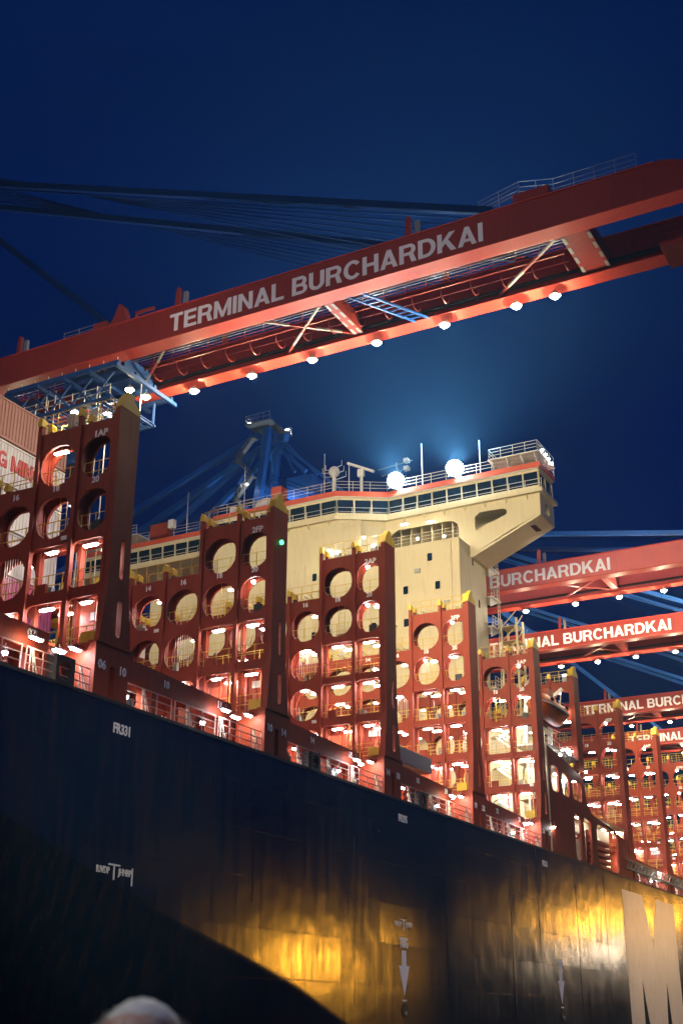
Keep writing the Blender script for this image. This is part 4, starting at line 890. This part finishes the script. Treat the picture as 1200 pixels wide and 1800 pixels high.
crane(123.3, 8, 34.1, 'red crane boom with light painted in, above the others behind the deckhouse', (15,20.4,25.4,30.3,35.2,40.2,46,60,72,84,92), mat='redlit', low=True, stay_y=23, power=7500)  # hidden lamps towards the quay added to light the next pylon
crane(147.6, 14, 34.0, 'red crane boom, second one behind the deckhouse, with blue pylon', (25,30.2,35.3,40.3,45.3,50.2), stay_y=30, power=7500)
crane(186.0, 20, 34.0, 'red crane boom between the boom with pylon and the farthest boom', (30.5,36,41,46,52), stay_y=30, power=7500)
crane(210.5, 22, 34.0, 'red crane boom farthest down the quay, partly behind lashing bridges', (32,38,44,50), stay_y=30, power=7500)

# ---- trolley running under the nearest boom, with hoist ropes and spreader
T = empty('crane_trolley', (65, 55.3, 43.9), 'blue crane trolley with lattice frames and lamps under the nearest boom', 'trolley')
b = MB()
for xx in (61.9,64.0,66.2,68.3): b.beam((xx,51.1,43.75),(xx,61.5,43.75),.25,.35)
for yy in (51.2,53.6,55.9,58.4,61.4): b.beam((61.6,yy,43.5),(68.9,yy,43.5),.22,.3)
b.build('trolley_frame', 'trolleyblue', T)
b = MB()
for k in range(1,6): b.beam((62.3,50+1.9*k,43.4),(62.3,51.9+1.9*k,41.4),.12,.12).beam((62.3,51.9+1.9*k,43.4),(62.3,50+1.9*k,41.4),.12,.12)
b.beam((62.3,52,41.4),(62.3,61.4,41.4),.18,.18).beam((67.6,52,41.4),(67.6,61.4,41.4),.18,.18)
for k in range(1,6): b.beam((62.3,50+2.2*k,41.4),(67.6,50+2.2*k,41.4),.14,.14).beam((67.6,50+2.2*k,41.4),(67.6,50+2.2*k,43.4),.14,.14)
b.build('trolley_lattice', 'trolleyblue', T)
g = MB()
for k in range(4,24): g.box(62.4,67.5,50.2+.46*k,50.26+.46*k,41.5,41.56)
for k in range(10): g.box(62.5+.54*k,62.56+.54*k,52.0,61.2,41.44,41.5)
g.build('trolley_grating', 'trolleyblue', T)
MB().box(63.5,67.0,52.0,57.5,43.9,45.4).build('machinery_house', 'trolleyblue', T)
MB().box(66.9,68.5,58.5,61.0,39.6,42.0).build('operator_cabin', 'trolleyblue', T)
MB().box(63.2,63.6,53.8,54.5,40.2,41.4).build('rope_sheave_block', 'cabinet', T); MB().box(65.6,66.0,57.3,58.0,40.4,41.4).build('rope_sheave_block', 'cabinet', T)
for yy, zz in ((52.2,43.15),(50.7,42.2),(56.2,41.1)): hlamp(T, (64.6,yy,zz-.1), 350)
MB().rail((61.9,51.3,43.9),(61.9,61.4,43.9),1.0,1.2,(.5,1.0),.03).rail((62.3,52.1,41.5),(62.3,61.2,41.5),1.0,1.2,(.5,1.0),.03).build('trolley_railing', 'railw', T)
for xx, yy in ((64.6,51.15),(63.4,54.2),(64.2,54.6),(62.6,57.4),(66.0,53.0),(66.4,55.6),(65.6,57.0),(63.0,58.6),(64.8,52.4),(66.8,57.8)): MB().tube((xx,yy,43.3),(xx+random.uniform(-.1,.1),yy,26.6),.04,4).build('hoist_rope', 'railw', T)
SP = empty('container_spreader', (64.6, 55, 25.2), 'container spreader hanging on ropes seen through the 1AP bridge', 'spreader')
b = MB()
for yy in (53.9,56.1): b.box(59.3,70.3,yy-.2,yy+.2,25.2,25.75)
for xx in (59.3,62.5,64.6,66.8,69.9): b.box(xx,xx+.4,53.7,56.3,25.25,25.7)
b.build('spreader_frame', 'yellow', SP)
MB().box(62.8,66.6,54.0,56.0,25.75,26.6).build('head_block', 'blue', SP)
for xx in (59.3,69.7):
    for yy in (53.8,56.0): MB().box(xx,xx+.6,yy-.15,yy+.35,24.4,25.2).build('corner_guide', 'white', SP)

# ================================================================== sodium lit pier across the basin (outside the picture, mirrored in the hull)
_p = MB().box(140, 430, -44, -32, WATER-2, 1.0).build('pier', 'concrete'); _p['kind'] = 'structure'
def mast(x, y, h, lab, target, power, col, angle, lens):
    m_ = empty('light_mast', (x,y,1.0), lab, 'light mast', 'light masts on the pier')
    MB().tube((x,y,1.0),(x,y,h),.35,8,.16).box(x-.6,x+.6,y-.6,y+.6,1.0,1.4).build('mast_pole', 'grey', m_)
    MB().box(x-1.5,x+1.5,y-.1,y+.1,h-.1,h+.1).build('cross_arm', 'grey', m_)
    for k in (-1.1,0,1.1):
        MB().box(x+k-.35,x+k+.35,y-.1,y+.35,h+.1,h+.7).build('lamp_housing', 'dark', m_); MB().box(x+k-.3,x+k+.3,y+.36,y+.38,h+.15,h+.65).build('lamp_lens', lens, m_)
    for k, (tg, an) in enumerate(target if isinstance(target, list) else [(target, angle)]): spot('mast_beam', (x+(k-1)*1.1 if isinstance(target, list) else x,y+.6,h+.4), tg, power, col, an, m_, .8, 2.0)
AMB = (1.0,.42,.035)
mast(186,-35.5,9.6,'low sodium light mast nearest the ship on the pier',(64,35,2.5),34000,AMB,7,'amberlens')
mast(330,-34,24.5,'tall sodium light mast on the pier',(120,35,9.5),24000,AMB,6.5,'amberlens')
mast(384,-36,30.0,'tallest sodium light mast at the end of the pier',(138,35,10.5),30000,AMB,6,'amberlens')
mast(352,-36,19.5,'white light mast between the sodium masts on the pier',(117,35,6.8),12000,(1,.86,.66),5,'cranelens')

mast(150,-38,22,'light mast added at the landward end of the pier for the hull letter',(134,35,6),90000,(1,.68,.34),26,'amberlens')  # mast added to light the large letter on the hull
MB().box(-44,-26,-52,-34,WATER-2,.99).build('dolphin','concrete')['kind'] = 'structure'
mast(-34,-42,32,'high white light mast added behind the launch to light the hull marks',[((46,35.2,7),8.5),((73.8,35.2,6.3),7.5),((101.5,35.2,6.3),6.5)],190000,(1,.92,.8),0,'cranelens')  # unseen mast and its dolphin, added to light the hull marks

# ================================================================== launch carrying the onlookers, and the man in front of the camera
def ray(px, py): return (_F + _R*(px-600)/FPX - _U*(py-900)/FPX)
BD = -1.62
L_ = empty('harbour_launch', (0,0,WATER), 'small harbour launch the picture is taken from', 'boat')
MB().tube((.3,2.45,BD),(.3,2.45,1.9),.03,6).build('added_lamp_pole', 'grey', L_); MB().box(.2,.4,2.3,2.5,1.9,2.0).build('added_pole_lamp', 'lampsmall', L_)  # unseen lamp and pole added to light the head
pl = [(-7,-1.9),(4,-1.9),(6.5,-1.2),(8.2,0),(6.5,1.9),(4,2.6),(-7,2.6)]
MB().prism(pl, 'z', WATER-.6, BD).build('launch_hull', 'boat', L_)
hd = ray(241, 1922).normalized()*2.05
px, py, pz = hd.x, hd.y, hd.z           # centre of the head
P = empty('person', (px,py,BD), 'grey haired person seen from behind, only the top of the head showing', 'person')
sk = [((0,.1,0),.05),((.16,.1,.02),.035),((0,.1,.42),.055),((0,.09,.86),.085),((0,0,.95),.13),((0,-.1,0),.05),((.16,-.1,.02),.035),((0,-.1,.42),.055),((0,-.09,.86),.085),
      ((0,0,1.15),.14),((0,0,1.32),.15),((0,0,1.43),.07),((.02,0,1.5),.06),((.0,.17,1.38),.07),((.03,.23,1.12),.045),((.1,.22,.9),.035),((.14,.21,.82),.03),((.0,-.17,1.38),.07),((.03,-.23,1.12),.045),((.1,-.22,.9),.035),((.14,-.21,.82),.03)]
ed = [(1,0),(0,2),(2,3),(3,4),(6,5),(5,7),(7,8),(8,4),(4,9),(9,10),(10,11),(11,12),(10,13),(13,14),(14,15),(15,16),(10,17),(17,18),(18,19),(19,20)]
hz = pz-BD; sc_ = (hz-.13)/1.5; ang = math.atan2(py, px); ca, sa = math.cos(ang), math.sin(ang)
me = bpy.data.meshes.new('body'); me.from_pydata([(px+(v[0]*ca-v[1]*sa)*sc_, py+(v[0]*sa+v[1]*ca)*sc_, BD+v[2]*sc_) for v,_ in sk], ed, [])
bo = obj('body', me, 'coat', P); mod = bo.modifiers.new('skin', 'SKIN'); bo.modifiers.new('sub', 'SUBSURF').render_levels = 2
for k, (_, r_) in enumerate(sk): me.skin_vertices[0].data[k].radius = (r_, r_); me.skin_vertices[0].data[k].use_root = (k == 4)
# head: lofted rings with brow, nose and chin, facing the ship
v = []; f = []; prof = [(-.16,.058,.06,0),(-.12,.062,.075,.012),(-.085,.07,.09,.02),(-.04,.074,.098,.015),(0,.078,.1,.005),(.04,.079,.1,0),(.075,.072,.09,-.005),(.1,.055,.07,-.008),(.117,.03,.04,-.01),(.123,.006,.008,-.01)]
n = 20
for z_, wy, wx, ox in prof:
    for k in range(n):
        a_ = 2*math.pi*k/n; lx = wx*math.cos(a_)+ox; ly = wy*math.sin(a_)
        if k == 0 and -.06 < z_ < .02: lx += .028
        v.append((px+lx*ca-ly*sa, py+lx*sa+ly*ca, pz+z_))
for i in range(len(prof)-1):
    for k in range(n): f.append((i*n+k,i*n+(k+1)%n,(i+1)*n+(k+1)%n,(i+1)*n+k))
f.append(tuple((len(prof)-1)*n+k for k in range(n)))
me = bpy.data.meshes.new('head'); me.from_pydata(v, [], f); obj('head', me, 'skin', P, smooth=True)
e_ = MB()
for s_ in (-1,1):
    for zz in (-.03,-.01,.012): c_ = Vector((px+(-.01)*ca-s_*.082*sa, py+(-.01)*sa+s_*.082*ca, pz+zz)); e_.tube(c_-Vector((ca,sa,0))*.018, c_+Vector((ca,sa,0))*.014, .013, 6)
e_.build('ear', 'skin', P, True)
hr = MB()
for k in range(1500):
    u_ = random.random()*2*math.pi; w_ = math.acos(random.uniform(-.05,1)); lx, ly, lz = math.sin(w_)*math.cos(u_), math.sin(w_)*math.sin(u_), math.cos(w_)
    if lx > .55 and lz < .6: continue
    if math.hypot(lx+.25, ly) < .28 and random.random() < .75: continue          # thin on the crown
    R_ = (.102,.082,.126); p0 = Vector((R_[0]*lx-.006, R_[1]*ly, R_[2]*lz)); dr = Vector((-lz*.4-.2+random.uniform(-.5,.5), random.uniform(-.6,.6)+ly*.6, -.55+random.uniform(-.2,.2))).normalized()
    p1 = p0+Vector((lx,ly,lz))*.006+dr*random.uniform(.012,.026); q = []
    for w in (p0, p1): q.append(Vector((px+w.x*ca-w.y*sa, py+w.x*sa+w.y*ca, pz+w.z)))
    sd = (q[1]-q[0]).cross(Vector((lx*ca-ly*sa,lx*sa+ly*ca,lz))).normalized()*.0016
    hr.add([q[0]-sd,q[0]+sd,q[1]+sd,q[1]-sd], [(0,1,2,3)])
n = 20; v = []; f = []
for i in range(9):
    w_ = rad(100)*i/8
    for k in range(n):
        u_ = 2*math.pi*k/n; lx, ly, lz = math.sin(w_)*math.cos(u_)*.107-.006, math.sin(w_)*math.sin(u_)*.087, math.cos(w_)*.13
        if lx > .07: lz = max(lz, .04)
        v.append((px+lx*ca-ly*sa, py+lx*sa+ly*ca, pz+lz+random.uniform(-.002,.002)))
for i in range(8):
    for k in range(n): f.append((i*n+k,i*n+(k+1)%n,(i+1)*n+(k+1)%n,(i+1)*n+k))
me = bpy.data.meshes.new('hair'); me.from_pydata(v, [], f); obj('hair', me, 'hair', P, smooth=True)
hr.build('hair_strands', 'hair', P)['kind'] = 'stuff'

# ================================================================== harbour haze
hz_ = MB().box(-1550, 2650, -1650, 2050, WATER-4, 96).mesh('haze'); hm = bpy.data.materials.new('haze_air'); hm.use_nodes = True; t = hm.node_tree; t.nodes.clear()
o_ = t.nodes.new('ShaderNodeOutputMaterial'); pv = t.nodes.new('ShaderNodeVolumePrincipled'); pv.inputs['Color'].default_value = (.36,.72,1,1); pv.inputs['Density'].default_value = .00016; pv.inputs['Anisotropy'].default_value = .55
t.links.new(pv.outputs[0], o_.inputs['Volume']); hz_.materials.append(hm)
ho = obj('haze', hz_); ho['kind'] = 'stuff'
